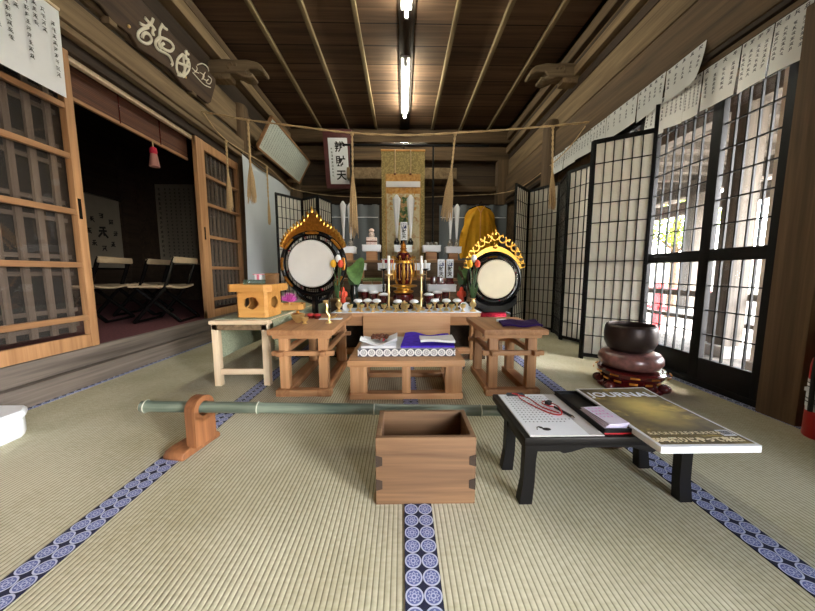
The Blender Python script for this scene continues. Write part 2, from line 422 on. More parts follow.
# right wall below: near section with pillar, the far section behind the screens
S('wall_right', MB().box(1.84, 1.95, -.2, 1.30, 0, 1.86), M['old_z'])
S('wall_right', MB().box(1.86, 1.95, 3.0, YB, 0, 1.86), M['old_x'])
S('trim_23', MB().box(1.78, 1.97, 1.30, 1.46, 0, 1.86, .008), M['old_z'])
S('trim_24', MB().box(1.50, 1.97, -.34, -.2, 0, 2.0, .008), M['old_z'])  # unseen jamb, carried inward to keep doorway light off the right floor
S('trim_25', MB().box(1.80, 1.97, YF, -1.5, 0, 1.86, .008), M['old_z'])
S('trim_26', MB().box(1.825, 1.97, 1.46, 3.0, -.02, .035, .004), M['doorframe'])

# round posts with the upper beams at Y 3.9
S('trim_27', MB().lathe([(.10,0),(.10,2.36),(.092,2.45),(.07,2.49),(0,2.5)], (1.80, 3.87, 0), 24), M['old_z'])
S('trim_28', MB().lathe([(.10,0),(.10,2.58),(.092,2.66),(.07,2.69),(0,2.7)], (-1.955, 3.97, 0), 24), M['old_z'])

# left wall
w = MB()
w.box(-2.16, -2.0, YF, YB, 2.04, CZ)
S('wall_left', w, M['wallplank_y'])
S('wall_left', MB().box(-2.1, -1.97, 3.86, YB, 0, 2.04), M['old_x'])
beam(29, -2.12, -1.93, 0, .115, M['sill'], YF, 3.87, .01)
beam(30, -2.14, -1.955, .12, .232, M['sill'], YF, 3.87, .01)
beam(31, -2.1, -1.95, 1.985, 2.06, M['old_dark'], YF, 3.87)
beam(32, -2.05, -1.90, 2.06, 2.10, M['old_light'])
beam(33, -2.05, -1.885, 2.105, 2.26, M['old_light'], bev=.012)
beam(34, -2.1, -1.96, 2.265, 2.34, M['old_dark']); beam(35, -2.1, -1.945, 2.35, 2.66, M['old_light'])
beam(36, -2.1, -1.98, 2.67, 2.90, M['old_dark']); beam(37, -2.1, -1.88, 2.91, 3.03, M['old_light']); beam(38, -2.1, -1.90, 3.06, 3.15, M['old_y'])
S('trim_39', MB().box(-2.02, -1.985, 2.02, 3.13, 1.955, 1.985, .004), M['pine'])

# back wall with its beams and the dark recess in the middle
S('wall_back', MB().box(-2.1, 2.0, YB, YB+.1, 0, CZ), M['wallplank'])
S('trim_40', MB().box(-1.95, 1.86, 5.55, 5.7, 2.62, 2.84, .01), M['old_x'])
S('trim_41', MB().box(-1.95, 1.86, 5.52, 5.7, 2.90, 3.1, .01), M['old_x'])
S('trim_42', MB().box(-1.95, 1.86, 5.58, 5.7, 2.1, 2.2, .01), M['old_x'])
S('trim_43', MB().box(-.9, .9, 5.25, 5.7, 2.22, 2.40, .01), M['old_light'])
S('trim_44', MB().box(1.66, 1.84, 5.5, 5.68, 0, 2.62, .01), M['old_z'])
S('trim_45', MB().box(-1.93, -1.76, 5.5, 5.68, 0, 2.62, .01), M['old_z'])
# front wall behind the viewpoint, open in the middle
S('wall_front', MB().box(-2.1, 1.25, YF-.1, YF, 0, CZ).box(1.25, 1.75, YF-.1, YF, 2.0, CZ).box(1.75, 2.0, YF-.1, YF, 0, CZ), M['wallplank'])

# carved beam ends
def nose(name, label, sx, x):
    o = thing(name, label, 'carved bracket', (x, 3.5, 2.78), 0, 'carved beam ends')
    pr = [(0,-.06),(.2,-.06),(.26,-.1),(.33,-.12),(.38,-.09),(.37,-.055),(.335,-.07),(.3,-.055),(.33,.0),(.42,-.005),(.475,-.05),(.5,-.04),(.485,.02),(.43,.075),(.32,.105),(.2,.1),(.1,.11),(0,.1)]
    m = Matrix.Translation((0, .07, 0)) @ Matrix.Rotation(PI/2, 4, 'X')
    pr = [(sx*(a*.98 if a > 0 else -.09), b*.8) for a, b in pr]
    MB().prism(pr if sx > 0 else pr[::-1], .14, m, .01).build('carved_head', M['carved'], o)
    e = MB().sphere((sx*.20, -.072, .03), (.016, .008, .016)); e.tube([(sx*(.14+.025*math.cos(a)), -.072, .02+.032*math.sin(a)) for a in [k*.5 for k in range(10)]], .008)
    e.build('carved_ear', M['carved'], o)
    MB().box(-.09 if sx > 0 else -.13, .13 if sx > 0 else .09, -.06, .06, -.10, -.046, .012).build('bearing_block', M['old_light'], o)
nose('carved_bracket', 'carved curled beam end at the ceiling of the left wall above the tilted framed board', 1, -1.90)
nose('carved_bracket', 'carved curled beam end at the ceiling of the right wall above the shoji screen', -1, 1.82)

# -------------------------------------------------- left sliding lattice doors
def lattice_door(n, y0, y1, stile0, stile1, ns):
    d = S('door_%d' % n, MB().box(-1.99, -1.95, y0, y0+stile0, .235, 1.985, .004).box(-1.99, -1.95, y1-stile1, y1, .235, 1.985, .004)
          .box(-1.985, -1.955, y0, y1, .235, .315, .004).box(-1.985, -1.955, y0, y1, 1.90, 1.985, .004), M['door_wood'])
    r = MB()
    for z in (.42, .743, 1.057, 1.38, 1.66): r.box(-1.98, -1.953, y0+stile0, y1-stile1, z-.016, z+.016, .003)
    S('door_rail', r, M['door_rail'], d)
    a, b = y0+stile0, y1-stile1; p = (b-a)/ns
    q = MB()
    for k in range(ns): yy = a+p*(k+.5); q.box(-2.014, -1.999, yy-.0155, yy+.0155, .335, 1.9)
    S('lattice', q, M['slat'], d)
    q = MB()
    for z in (.38, .47, .69, .79, 1.005, 1.11, 1.325, 1.43, 1.62, 1.71):
        q.box(-2.024, -2.013, a, b, z-.012, z+.012)
    S('lattice', q, M['slat_y'], d)
    S('pane', MB().box(-1.994, -1.991, a, b, .33, 1.9), M['dusty'], d)
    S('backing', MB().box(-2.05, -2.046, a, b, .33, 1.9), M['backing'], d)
    yp = y1-.032 if n == 1 else y0+.045
    S('door_pull', MB().box(-1.953, -1.948, yp-.009, yp+.009, 1.02, 1.14), M['lacquer'], d)
lattice_door(1, .75, 1.985, .09, .05, 11)
lattice_door(2, 3.10, 3.86, .12, .04, 8)
S('door_5', MB().box(-1.99, -1.95, -.6, .745, .235, 1.985, .004), M['door_wood'])
S('wall_left', MB().box(-2.05, -1.97, YF, -.605, .23, 2.06), M['old_z'])

# -------------------------------------------------- the dark side room
S('floor', MB().box(-4.6, -1.99, 1.2, 5.2, .17, .233), M['carpet'])
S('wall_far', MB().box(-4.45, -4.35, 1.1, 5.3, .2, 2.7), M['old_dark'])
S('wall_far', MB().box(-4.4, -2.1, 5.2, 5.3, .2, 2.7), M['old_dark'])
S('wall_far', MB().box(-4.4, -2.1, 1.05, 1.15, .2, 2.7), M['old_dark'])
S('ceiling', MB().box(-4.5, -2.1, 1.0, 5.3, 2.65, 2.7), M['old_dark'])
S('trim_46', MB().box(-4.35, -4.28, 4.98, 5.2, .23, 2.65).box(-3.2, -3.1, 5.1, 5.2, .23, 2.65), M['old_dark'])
bl = thing('bamboo_blind', 'reddish brown bamboo blind hanging across the top of the dark doorway', 'blind', (-2.07, 2.0, 1.78))
MB().box(-.008, .008, 0, 1.14, .012, .2).build('slats', M['blind'], bl)
MB().box(-.012, .012, 0, 1.14, -.012, .012, .004).build('bottom_rail', M['door_rail'], bl)
for y in (.42, .8): MB().cyl((.012, y, 0), (.012, y, .2), .004).build('cord', M['redlac'], bl)
tl = thing('tassel', 'small red and white tassel hanging from the blind in the dark doorway', 'tassel', (-2.05, 2.70, 1.768))
MB().tube([(0,0,0),(0,0,-.05)], .005).build('cord', M['rope'], tl)
MB().lathe([(.0,-.04),(.022,-.05),(.028,-.08),(.024,-.1)], n=12).build('knot', M['redcloth'], tl)
MB().lathe([(.024,-.1),(.038,-.2),(.034,-.2),(0,-.15)], n=12).build('fringe', plain('dusty_pink_fringe', (150,104,94), .8), tl)
def scroll_circle():
    o = thing('calligraphy_scroll', 'pale scroll with a ring of characters on the far wall of the dark room', 'scroll', (-4.335, 4.62, .75))
    MB().box(0, .008, -.3, .3, 0, 1.03).build('sheet', M['shadedsheet'], o)
    MB().cyl((.012, -.33, 1.03), (.012, .33, 1.03), .013).build('roller', M['chrome'], o)
    MB().cyl((.012, -.33, 0), (.012, .33, 0), .013).build('roller', M['lacquer'], o)
    m = frame_m((.010, 0, .52), (0,1,0), (0,0,1)); b = MB(); r = random.Random(3)
    stroke_glyph(b, m, 0, .0, .17, r, .16)
    for k in range(8): stroke_glyph(b, m, .2*math.cos(k*PI/4), .23*math.sin(k*PI/4), .08, r, .17)
    b.build('characters', M['ink'], o)
scroll_circle()
o = thing('calligraphy_sheet', 'tall sheet of small writing hanging at the back of the dark room', 'paper', (-3.66, 5.195, .82))
MB().box(-.31, .31, -.004, .004, 0, 1.28).build('sheet', M['shadedsheet'], o)
m = frame_m((0, -.0055, 0), (1,0,0), (0,0,1)); b = MB(); r = random.Random(4)
column(b, m, -.25, 1.2, 15, .05, .075, r)
for q in range(6): column(b, m, -.15+.075*q, 1.2, 20, .032, .056, r)
b.build('characters', M['ink'], o)
def chair(label, loc, rz):
    o = thing('folding_chair', label, 'chair', loc, rz, 'black folding chairs in the dark room')
    # faces local -y ; width along x
    for s in (-1, 1):
        x = s*.2
        MB().tube([(x,-.17,.012),(x,.10,.33),(x,.19,.60)], .017).build('leg', M['lacquer'], o)
        MB().tube([(x*.9,.19,.012),(x*.9,-.16,.335)], .017).build('leg', M['lacquer'], o)
    MB().cyl((-.2,-.17,.012), (.2,-.17,.012), .012).build('foot_bar', M['lacquer'], o)
    MB().cyl((-.18,.19,.012), (.18,.19,.012), .012).build('foot_bar', M['lacquer'], o)
    MB().surf(lambda u, v: (-.21+.42*u, -.19+.34*v, .345-.02*math.sin(PI*u)), 8, 4, .018).build('seat', M['beige'], o)
    MB().cbox((0,.19,.575), (.43,.04,.058), .012).build('backrest', M['beige'], o)
    return o
c0 = chair('black folding chair with beige seat at the right of the dark doorway', (-2.27, 3.0, .235), R(-80))
dup(c0, (-2.92, 2.98, .235), R(-80), 'black folding chair with beige seat at the left, beside the scroll with ringed characters')
dup(c0, (-2.88, 3.47, .235), R(-80), 'middle black folding chair with beige back, partly behind the other two')

# -------------------------------------------------- glazed lattice doors on the right
def glass_door(n, x, y0, y1, ncol, sa=.06):
    d = S('door_%d' % n, MB().box(x-.017, x+.017, y0, y0+sa, .035, 1.86, .003).box(x-.017, x+.017, y1-.06, y1, .035, 1.86, .003)
          .box(x-.015, x+.015, y0, y1, .035, .175, .003).box(x-.015, x+.015, y0, y1, .765, .835, .003).box(x-.015, x+.015, y0, y1, 1.82, 1.86), M['doorframe'])
    q = MB(); a, b = y0+sa, y1-.06
    for k in range(1, ncol): yy = a+(b-a)*k/ncol; q.box(x-.004, x+.008, yy-.004, yy+.004, .175, 1.82)
    for k in range(1, 4): z = .175+.59*k/4; q.box(x-.004, x+.008, a, b, z-.0035, z+.0035)
    for k in range(1, 7): z = .835+.985*k/7; q.box(x-.004, x+.008, a, b, z-.0035, z+.0035)
    S('muntins', q, M['doorframe'], d)
    S('pane', MB().box(x+.0085, x+.0105, a, b, .17, 1.825), M['glass'], d)
glass_door(3, 1.845, 1.462, 1.885, 5, .072)
glass_door(4, 1.885, 1.87, 2.40, 6)
glass_door(6, 1.845, 2.405, 2.98, 6)

# -------------------------------------------------- outside
S('floor', MB().box(1.98, 3.25, -4, 9, -.16, -.06), M['grey_y'])
S('floor', MB().box(1.9, 40, -30, 40, -.75, -.65).box(-40, 1.9, -30, -3.2, -.75, -.65), M['concrete'])
S('floor', MB().box(-3, 3, -3.2, YF-.02, -.16, -.06), M['old_light'])
rf = MB().box(1.96, 6.4, .4, 13, 2.36, 2.40).box(1.96, 3.3, -4, .4, 2.36, 2.40)  # veranda roof; unseen near stretch added so doorway light comes in low
S('ceiling', rf, M['grey_y'])
rf = MB()
for k in range(27): rf.box(1.96, 6.45, .5+.45*k, .58+.45*k, 2.27, 2.36)
rf.box(2.9, 3.05, .4, 13, 2.10, 2.27); rf.box(5.0, 5.15, .4, 13, 2.02, 2.27); rf.box(6.3, 6.42, .4, 13, 1.98, 2.27)
S('trim_47', rf, M['grey_y'])
w = MB()
for k in range(90): w.box(9.5+.012*(k % 2), 9.54+.012*(k % 2), -6+.25*k, -5.76+.25*k, -.65, 1.25)
w.box(9.46, 9.5, -6, 16.5, 1.1, 1.2).box(9.46, 9.5, -6, 16.5, -.3, -.2)
S('wall_garden', w, M['whitepost'])
def post(label, x, y, w, mat, h=2.10):
    o = thing('veranda_post', label, 'post', (x, y, -.06))
    MB().box(-w/2, w/2, -w/2, w/2, .1, h+.06, .008).build('shaft', mat, o)
    MB().box(-w*.8, w*.8, -w*.8, w*.8, 0, .1, .01).build('base_stone', M['stone'], o)
post('grey brown veranda post outside the nearer glass door', 2.95, 2.72, .16, M['grey_z'])
post('thin pale post standing outside the nearer glass door', 2.62, 2.15, .08, M['whitepost'])
post('veranda post outside the farther glass door', 2.95, 4.9, .16, M['grey_z'])
post('outer veranda post far beyond the nearer glass door', 5.07, 5.4, .18, M['grey_z'], 2.02)
rl = thing('veranda_railing', 'low wooden railing outside the glass doors', 'railing', (3.12, 2.9, -.06))
MB().box(-.03, .03, -2.2, 3.6, .5, .56).box(-.02, .02, -2.2, 3.6, .25, .29).build('rail', M['grey_y'], rl)
for k in range(6): MB().box(-.025, .025, -2.1+1.1*k, -2.05+1.1*k, 0, .5).build('baluster', M['grey_z'], rl)
o = thing('red_barrier', 'red painted barrier beyond the glass doors', 'barrier', (5.9, 7.4, -.65))
MB().box(-.04, .04, -1.6, 1.6, .86, 1.0).box(-.04, .04, -1.6, 1.6, .5, .58).build('rail', M['red'], o)
for k in range(4): MB().box(-.06, .06, -1.5+k, -1.38+k, 0, 1.1).build('post', M['red'], o)
o = tag(MB().sphere((0,0,.18), (.34,.26,.3), 14, 9).build('garden_stone', M['stone'], None, 60, (3.9, 4.4, -.66)), 'grey stone on the ground beyond the glass doors', 'stone')
def tree(label, x, y, h, rr, seed):
    o = thing('garden_tree', label, 'tree', (x, y, -.66))
    r = random.Random(seed)
    t = MB().tube([(0,0,0),(.05,.02,h*.4),(-.04,.05,h*.75),(0,0,h)], [.14,.11,.08,.03], 10)
    for k in range(6):
        a = r.uniform(0, 6.28); z = h*r.uniform(.4, .8); t.tube([(0,0,z),(rr*.35*math.cos(a), rr*.35*math.sin(a), z+.25),(rr*.7*math.cos(a), rr*.7*math.sin(a), z+.55)], [.05,.035,.015], 6)
    t.build('trunk', M['bark'], o)
    f = bmesh.new()
    for k in range(2600):
        d = V((r.gauss(0,1), r.gauss(0,1), r.gauss(0,1))).normalized()*rr*r.uniform(.35, 1)**.5
        c = V((d.x, d.y, h*.85+d.z*.8)); a = V((r.gauss(0,1), r.gauss(0,1), r.gauss(0,1))).normalized(); b = a.orthogonal().normalized()
        s = r.uniform(.05, .1); vs = [f.verts.new(c+p) for p in (a*s, b*s*.45, -a*s, -b*s*.45)]; f.faces.new(vs)
    me = bpy.data.meshes.new('foliage'); f.to_mesh(me); f.free(); me.materials.append(M['treeleaf'])
    q = bpy.data.objects.new('foliage', me); col.objects.link(q); q.parent = o
tree('green leafy tree seen through the farther glass door', 8.0, 9.0, 3.4, 1.05, 1)
tree('green leafy tree seen at the left edge of the farther glass door', 7.6, 12.6, 3.2, 1.3, 2)
tree('small tree seen through the panes of the nearer glass door', 11.2, 7.6, 3.0, .9, 3)

# -------------------------------------------------- shoji folding screens
def screen(label, pts, h, cols, rows, group, post_ext=None):
    o = thing('folding_screen', label, 'folding screen', (pts[0][0], pts[0][1], 0))
    for i, (p, q) in enumerate(zip(pts, pts[1:])):
        d = V((q[0]-p[0], q[1]-p[1], 0)); L = d.length-.006; a = math.atan2(d.y, d.x)
        m = Matrix.Translation((p[0]-pts[0][0], p[1]-pts[0][1], 0)) @ Matrix.Rotation(a, 4, 'Z')
        f = MB(m).box(.003, .027, -.011, .011, .0, h, .002).box(L-.021, L+.003, -.011, .011, .0, h+((post_ext or {}).get(i, 0)), .002).box(.027, L-.021, -.011, .011, .02, .05).box(.027, L-.021, -.011, .011, h-.03, h).build('panel', M['blackframe'], o)
        g = MB(m); x0, x1, z0, z1 = .027, L-.021, .05, h-.03
        for k in range(1, cols): x = x0+(x1-x0)*k/cols; g.box(x-.003, x+.003, -.009, .009, z0, z1)
        for k in range(1, rows): z = z0+(z1-z0)*k/rows; g.box(x0, x1, -.008, .008, z-.003, z+.003)
        g.build('lattice', M['blackframe'], f)
        MB(m).box(x0, x1, -.0015, .0015, z0, z1).build('shoji_paper', M['shoji'], f)
    return o
screen('tall black framed shoji folding screen standing along the glass doors on the right',
       [(1.275,3.55),(1.545,3.86),(1.755,3.50),(1.645,3.13),(1.78,2.74),(1.45,2.435),(1.772,2.21)], 1.69, 6, 11, None, {5: .15})
screen('black framed shoji folding screen in the left corner behind the drum', [(-1.57,3.96),(-1.345,4.30),(-1.085,4.10),(-.99,4.45)], 1.68, 6, 12, None)

# -------------------------------------------------- sheets of paper over the right doors
ordn = ['first', 'second', 'third', 'fourth', 'fifth', 'sixth', 'seventh', 'eighth']
def hung_sheet(name, label, x, y0, y1, zt0, zt1, h0, h1, ncol, group, seed, curl=0.0, lean=.02):
    # sheet facing -x ; y0 near edge, y1 far edge
    r = random.Random(seed); o = thing(name, label, 'paper', (x, y0, 0), 0, group)
    def f(u, v):
        y = (y1-y0)*u; zt = zt0+(zt1-zt0)*u; h = h0+(h1-h0)*u
        return (-.0005-lean*v*(.6+.4*math.sin(3*u+seed)) - curl*max(0, .25-u)*4*v*v*.03, y, zt-h*v)
    sh = MB().surf(f, 8, 6, .0008).build('sheet', M['sheet'], o)
    b = MB(); n = ncol
    for c in range(n):
        u = (c+.5)/n; s = min((y1-y0)/n*.5, .019); k = int(min(h0, h1)/(s*1.35))-2
        for i in range(k):
            if i == 1: continue
            v = (i+.9)*s*1.3/max(h0, h1); P = V(f(u, v))+V((-.004,0,0))
            stroke_glyph(b, frame_m(P, (0,-1,0), V(f(u, v))-V(f(u, v+.05))), 0, 0, s*(1.3 if i == 0 else 1), r, .15)
    b.build('handwriting', M['greyink'], sh)
ys = [1.445, 1.59, 1.735, 1.945, 2.06, 2.20, 2.37]
for i in range(6):
    hung_sheet('donor_sheet', ordn[i].capitalize()+' white sheet from the brown pillar, lower row over the glass doors', 1.80, ys[i]+.003, ys[i+1]-.003, 1.892, 1.892, .248-.002*i, .241-.005*i+.01*(i % 2), 4, 'lower row of handwritten sheets', i)
ys = [1.93, 2.21, 2.46, 2.82, 3.05, 3.28, 3.52, 3.8]
for i in range(7):
    hung_sheet('donor_sheet', ordn[i].capitalize()+' white sheet from the near end of the upper row above the screens', 1.79, ys[i]+.004, ys[i+1]-.004, 2.055-.004*i, 2.045, .205, .205+.012*(i % 2), 5, 'upper row of handwritten sheets', 20+i, curl=1.0 if i == 0 else 0, lean=.015)

# paper at the top left
def left_sheet():
    o = thing('notice_sheet', 'large white handwritten notice hanging over the top of the left lattice door', 'paper', (-1.880, 1.135, 1.675))
    sh = MB().surf(lambda u, v: (.0+.012*math.sin(4*u)*(1-v), .75*u, .455*v - .02*(1-u)*(1-v)), 10, 4, .001).build('sheet', M['white'], o)
    b = MB(); r = random.Random(12); m = frame_m((.0095, 0, 0), (0,1,0), (0,0,1))
    for y, zt, n in ((.705,.35,9),(.66,.385,4),(.622,.39,4),(.585,.40,10),(.54,.41,4),(.505,.40,9),(.46,.4,8),(.40,.4,9),(.3,.4,5),(.2,.4,8)): column(b, m, y, zt, n, .024, .032, r)
    b.build('handwriting', M['ink'], sh)
    MB().box(-.006, .010, 0, .75, .445, .46, .003).build('top_strip', M['pine_x'], o)
left_sheet()

# carved plaque with white characters
k = .33
o = thing('temple_plaque', 'dark wooden plaque with white flowing characters over the left doorway', 'plaque', (-1.91, 2.06, 2.345))
nrm = frame_m((0,0,0), (0,1,0), (k,0,1))   # x along the wall, y up the board, z out of the wall
poly = [(-.02,.0),(.10,.03),(.2,.0),(.33,.012),(.40,-.028),(.52,-.012),(.7,.01),(.84,-.02),(.93,-.028),(1.05,-.005),(1.2,.0),(1.235,.03),(1.24,.2),(1.222,.25),(1.0,.262),(.7,.255),(.3,.268),(-.02,.262)]
bd = MB().prism(poly, .035, nrm @ Matrix.Translation((0,0,-.03)), .006).build('board', M['plaque'], o)
ST = [[(2.456,2.52),(2.479,2.517),(2.522,2.515),(2.553,2.507)],[(2.427,2.463),(2.458,2.471),(2.498,2.486)],[(2.519,2.562),(2.513,2.527),(2.484,2.481)],[(2.498,2.486),(2.458,2.444),(2.435,2.404),(2.443,2.374),(2.479,2.372),(2.521,2.391),(2.544,2.426),(2.529,2.447),(2.497,2.446),(2.473,2.419),(2.473,2.395)],[(2.538,2.502),(2.538,2.472),(2.554,2.476)],[(2.591,2.578),(2.619,2.573),(2.648,2.579)],[(2.601,2.573),(2.591,2.534),(2.599,2.496)],[(2.601,2.491),(2.579,2.45),(2.584,2.422),(2.617,2.412),(2.667,2.425),(2.721,2.434),(2.764,2.407),(2.757,2.386)],[(2.601,2.491),(2.656,2.516),(2.709,2.526),(2.74,2.511),(2.719,2.47),(2.66,2.447),(2.631,2.453),(2.65,2.479)],[(2.616,2.501),(2.605,2.449),(2.637,2.434)],[(2.853,2.555),(2.898,2.563)],[(2.868,2.574),(2.881,2.509)],[(2.838,2.524),(2.802,2.459),(2.814,2.396),(2.852,2.377),(2.908,2.403),(2.938,2.457),(2.928,2.509),(2.885,2.526),(2.838,2.524)],[(2.808,2.442),(2.935,2.484)],[(2.849,2.517),(2.913,2.391),(2.848,2.388)],[(2.909,2.534),(2.886,2.39),(2.836,2.364)]]
SM = [[(2.969,2.498),(3.013,2.495),(3.058,2.507)],[(3.009,2.538),(3.028,2.519),(3.006,2.483)],[(3.065,2.519),(3.127,2.525),(3.106,2.481)],[(3.128,2.557),(3.112,2.5),(3.162,2.506)],[(3.171,2.551),(3.226,2.551),(3.217,2.505),(3.167,2.493),(3.186,2.528)],[(3.016,2.55),(3.072,2.597),(3.141,2.609),(3.168,2.589)],[(2.986,2.471),(3.075,2.463),(3.154,2.461),(3.24,2.485)]]
def smooth(p, n=3):
    out = []
    for i in range(len(p)-1):
        p0, p1, p2, p3 = [V(p[max(0, min(len(p)-1, j))]) for j in (i-1, i, i+1, i+2)]
        for q in range(n):
            t = q/n; out.append(.5*((2*p1)+(p2-p0)*t+(2*p0-5*p1+4*p2-p3)*t*t+(3*p1-p0-3*p2+p3)*t**3))
    return out+[V(p[-1])]
for nm, ss, rr in (('characters', ST, .011), ('small_characters', SM, .0048)):
    b = MB()
    for s_ in ss: b.tube([nrm @ V((y-2.06, (z-2.345)*1.053, .005)) for y, z in smooth(s_)], rr, 6)
    b.build(nm, M['whiteink'], bd)
for y in (.30, .86): MB().sphere(nrm @ V((y, .05, .008)), .011, 10, 6).build('nail_cap', M['brass'], o)

for y in (.2, 1.0): MB().box(-.06, .005, y-.03, y+.03, -.03, .02, .004).build('support', M['old_light'], o)

# tilted framed board on the left wall
o = thing('framed_board', 'long pale framed board of small writing leaning out from the upper left wall', 'framed board', (-1.76, 3.946, 2.198))
m = frame_m((0,0,0), (0,1,0), (.21,0,.385)); Lb, Hb = 1.55, .42
MB(m).box(0, Lb, 0, .022, -.02, .014, .003).box(0, Lb, Hb-.022, Hb, -.02, .014, .003).box(0, .022, 0, Hb, -.02, .014, .003).box(Lb-.022, Lb, 0, Hb, -.02, .014, .003).build('frame', M['door_rail'], o)
pn = MB(m).box(.02, Lb-.02, .02, Hb-.02, -.012, .0).build('panel', M['board'], o)
for y in (.15, 1.35): MB().box(-.125, .01, y-.02, y+.02, -.03, .012, .003).build('support', M['old_light'], o)
b = MB(); r = random.Random(8)
for q in range(25): column(b, m @ Matrix.Translation((0,0,.001)), .07+.058*q, Hb-.05, 13, .02, .025, r)
b.build('writing', M['greyink'], pn)

# the framed three-character calligraphy on the back wall, tilted forward
o = thing('framed_calligraphy', 'hanging framed calligraphy of three large black characters at the back', 'framed calligraphy', (-1.035, 5.40, 2.10))
m = frame_m((0,0,0), (1,.0,0), (-.025,-.22,.88)); W2 = .232; H2 = .885
MB(m).box(-W2, W2, 0, H2, -.02, 0, .004).build('frame', M['mauveframe'], o)
sh = MB(m).box(-.155, .155, .07, .76, 0, .004).build('sheet', M['white'], o)
for ch, y in (('辨', .62), ('財', .41), ('天', .20)): text(ch, .165, M['ink'], sh, m @ Matrix.Translation((.03, y, .0055)), 'character', .0035)
b = MB(); column(b, m @ Matrix.Translation((0,0,.0055)), -.105, .60, 9, .035, .05, random.Random(2)); b.build('signature', M['ink'], sh)

# -------------------------------------------------- ceiling lamps
def lamp(label, y):
    o = thing('fluorescent_lamp', label, 'ceiling lamp', (.045, y, CZ-.025), 0, 'ceiling lamps')
    MB().box(-.05, .05, 0, 1.26, -.022, 0, .004).box(-.018, .018, 0, 1.26, -.05, -.02, .004).build('housing', M['plastic'], o)
    MB().box(-.018, .018, .005, .03, -.105, -.05, .003).build('socket', M['plastic'], o); MB().box(-.018, .018, 1.23, 1.255, -.105, -.05, .003).build('socket', M['plastic'], o)
    MB().cyl((0, .03, -.085), (0, 1.23, -.085), .016, n=16).build('tube', M['tubelight'], o)
lamp('lit fluorescent ceiling lamp nearer the altar, wholly in view', 3.83)
lamp('lit fluorescent ceiling lamp nearer the viewer, cut by the top edge', 1.93)

# -------------------------------------------------- ropes and tassels
def rope(label, pts, r=.009):
    b = MB(); P = smooth(pts, 10); n = len(P)
    for ph in (0, PI):
        b.tube([p+V((0, r*.55*math.cos(i*.9+ph), r*.55*math.sin(i*.9+ph))) for i, p in enumerate(P)], r*.62, 6)
    tag(b.build('straw_rope', M['rope'], None, 60), label, 'rope')
rope('straw rope strung across the room from wall to wall above the altar', [(-1.875,3.1,2.195),(-1.45,3.1,2.125),(-.9,3.1,2.06),(-.474,3.1,2.015),(.03,3.1,2.0),(.51,3.1,2.022),(1.0,3.1,2.055),(1.45,3.1,2.095),(1.795,3.1,2.13)])
rope('thin straw rope running round the side walls and the back wall', [(-1.87,3.12,2.19),(-1.86,3.46,2.09),(-1.80,4.3,2.105),(-1.83,5.1,2.08),(-1.74,5.42,2.07),(-1.1,5.46,1.99),(0,5.46,1.97),(1.3,5.46,2.02),(1.63,5.40,2.03),(1.76,4.7,1.95),(1.755,3.55,1.97),(1.787,3.14,2.11)], .006)
def rope_tassel(label, loc, L, f=.45, lean=(0,0), wd=.075):
    o = thing('rope_tassel', label, 'tassel', loc, 0, 'straw rope tassels')
    lx, ly = lean; b = MB()
    for ph in (0, PI): b.tube([(lx*i/20*f+.005*math.cos(i*1.2+ph), .005*math.sin(i*1.2+ph), -L*f*i/20) for i in range(21)], .0065, 6)
    b.lathe([(.0,.014),(.015,.006),(.016,-.008),(0,-.02)], n=10)
    b.build('braid', M['rope'], o)
    b = MB(); r = random.Random(int(L*1000)+int(loc[0]*100))
    for k_ in range(60):
        a = r.uniform(0, 6.28); d = wd*math.sqrt(r.random())*.62; l = L*(1-f)*r.uniform(.78, 1)
        z0 = -L*f+.02; p0 = V((lx*f, 0, z0)); q = V((lx+d*math.cos(a), d*math.sin(a)*.7, z0-l))
        mid = p0.lerp(q, .5)+V((d*.2*math.cos(a), 0, 0)); b.tube([p0, mid, q], [.005, .0045, .002], 4)
    b.build('brush', M['rope'], o)
rope_tassel('straw tassel hanging near the left wall from the front rope', (-1.45,3.1,2.125-.012), .78, .5)
rope_tassel('long straw tassel hanging in front of the three-character calligraphy', (-.474,3.1,2.015-.012), 1.0, .34)
rope_tassel('straw tassel spread to the left, hanging right of the gold hanging scroll', (.51,3.1,2.022-.012), .84, .38, (-.075,0), .09)
rope_tassel('straw tassel hanging in front of the shoji screen near the right wall', (1.45,3.1,2.095-.012), .80, .5, (.03,0), .06)
rope_tassel('straw tassel hanging in front of the second lattice door', (-1.86,3.46,2.085-.012), .76, .4, (0,0), .06)
rope_tassel('thin straw tassel hanging in front of the hung white sheet', (-1.795,4.3,2.095-.012), .78, .5, (0,0), .035)

# white sheet hung on the left wall
o = thing('hung_white_sheet', 'large white sheet hanging on the left wall behind the second lattice door', 'sheet', (-1.845, 3.72, .42))
MB().surf(lambda u, v: (.0+.02*math.sin(9*u+2*v)+.03*u*(1-v), 1.62*u, (1.62-.0*u)*v), 24, 8, .001).build('cloth', M['hung'], o)
o2 = MB().cyl((.02, -.02, 1.63), (.02, 1.64, 1.63), .008).build('rod', M['steel'], o)

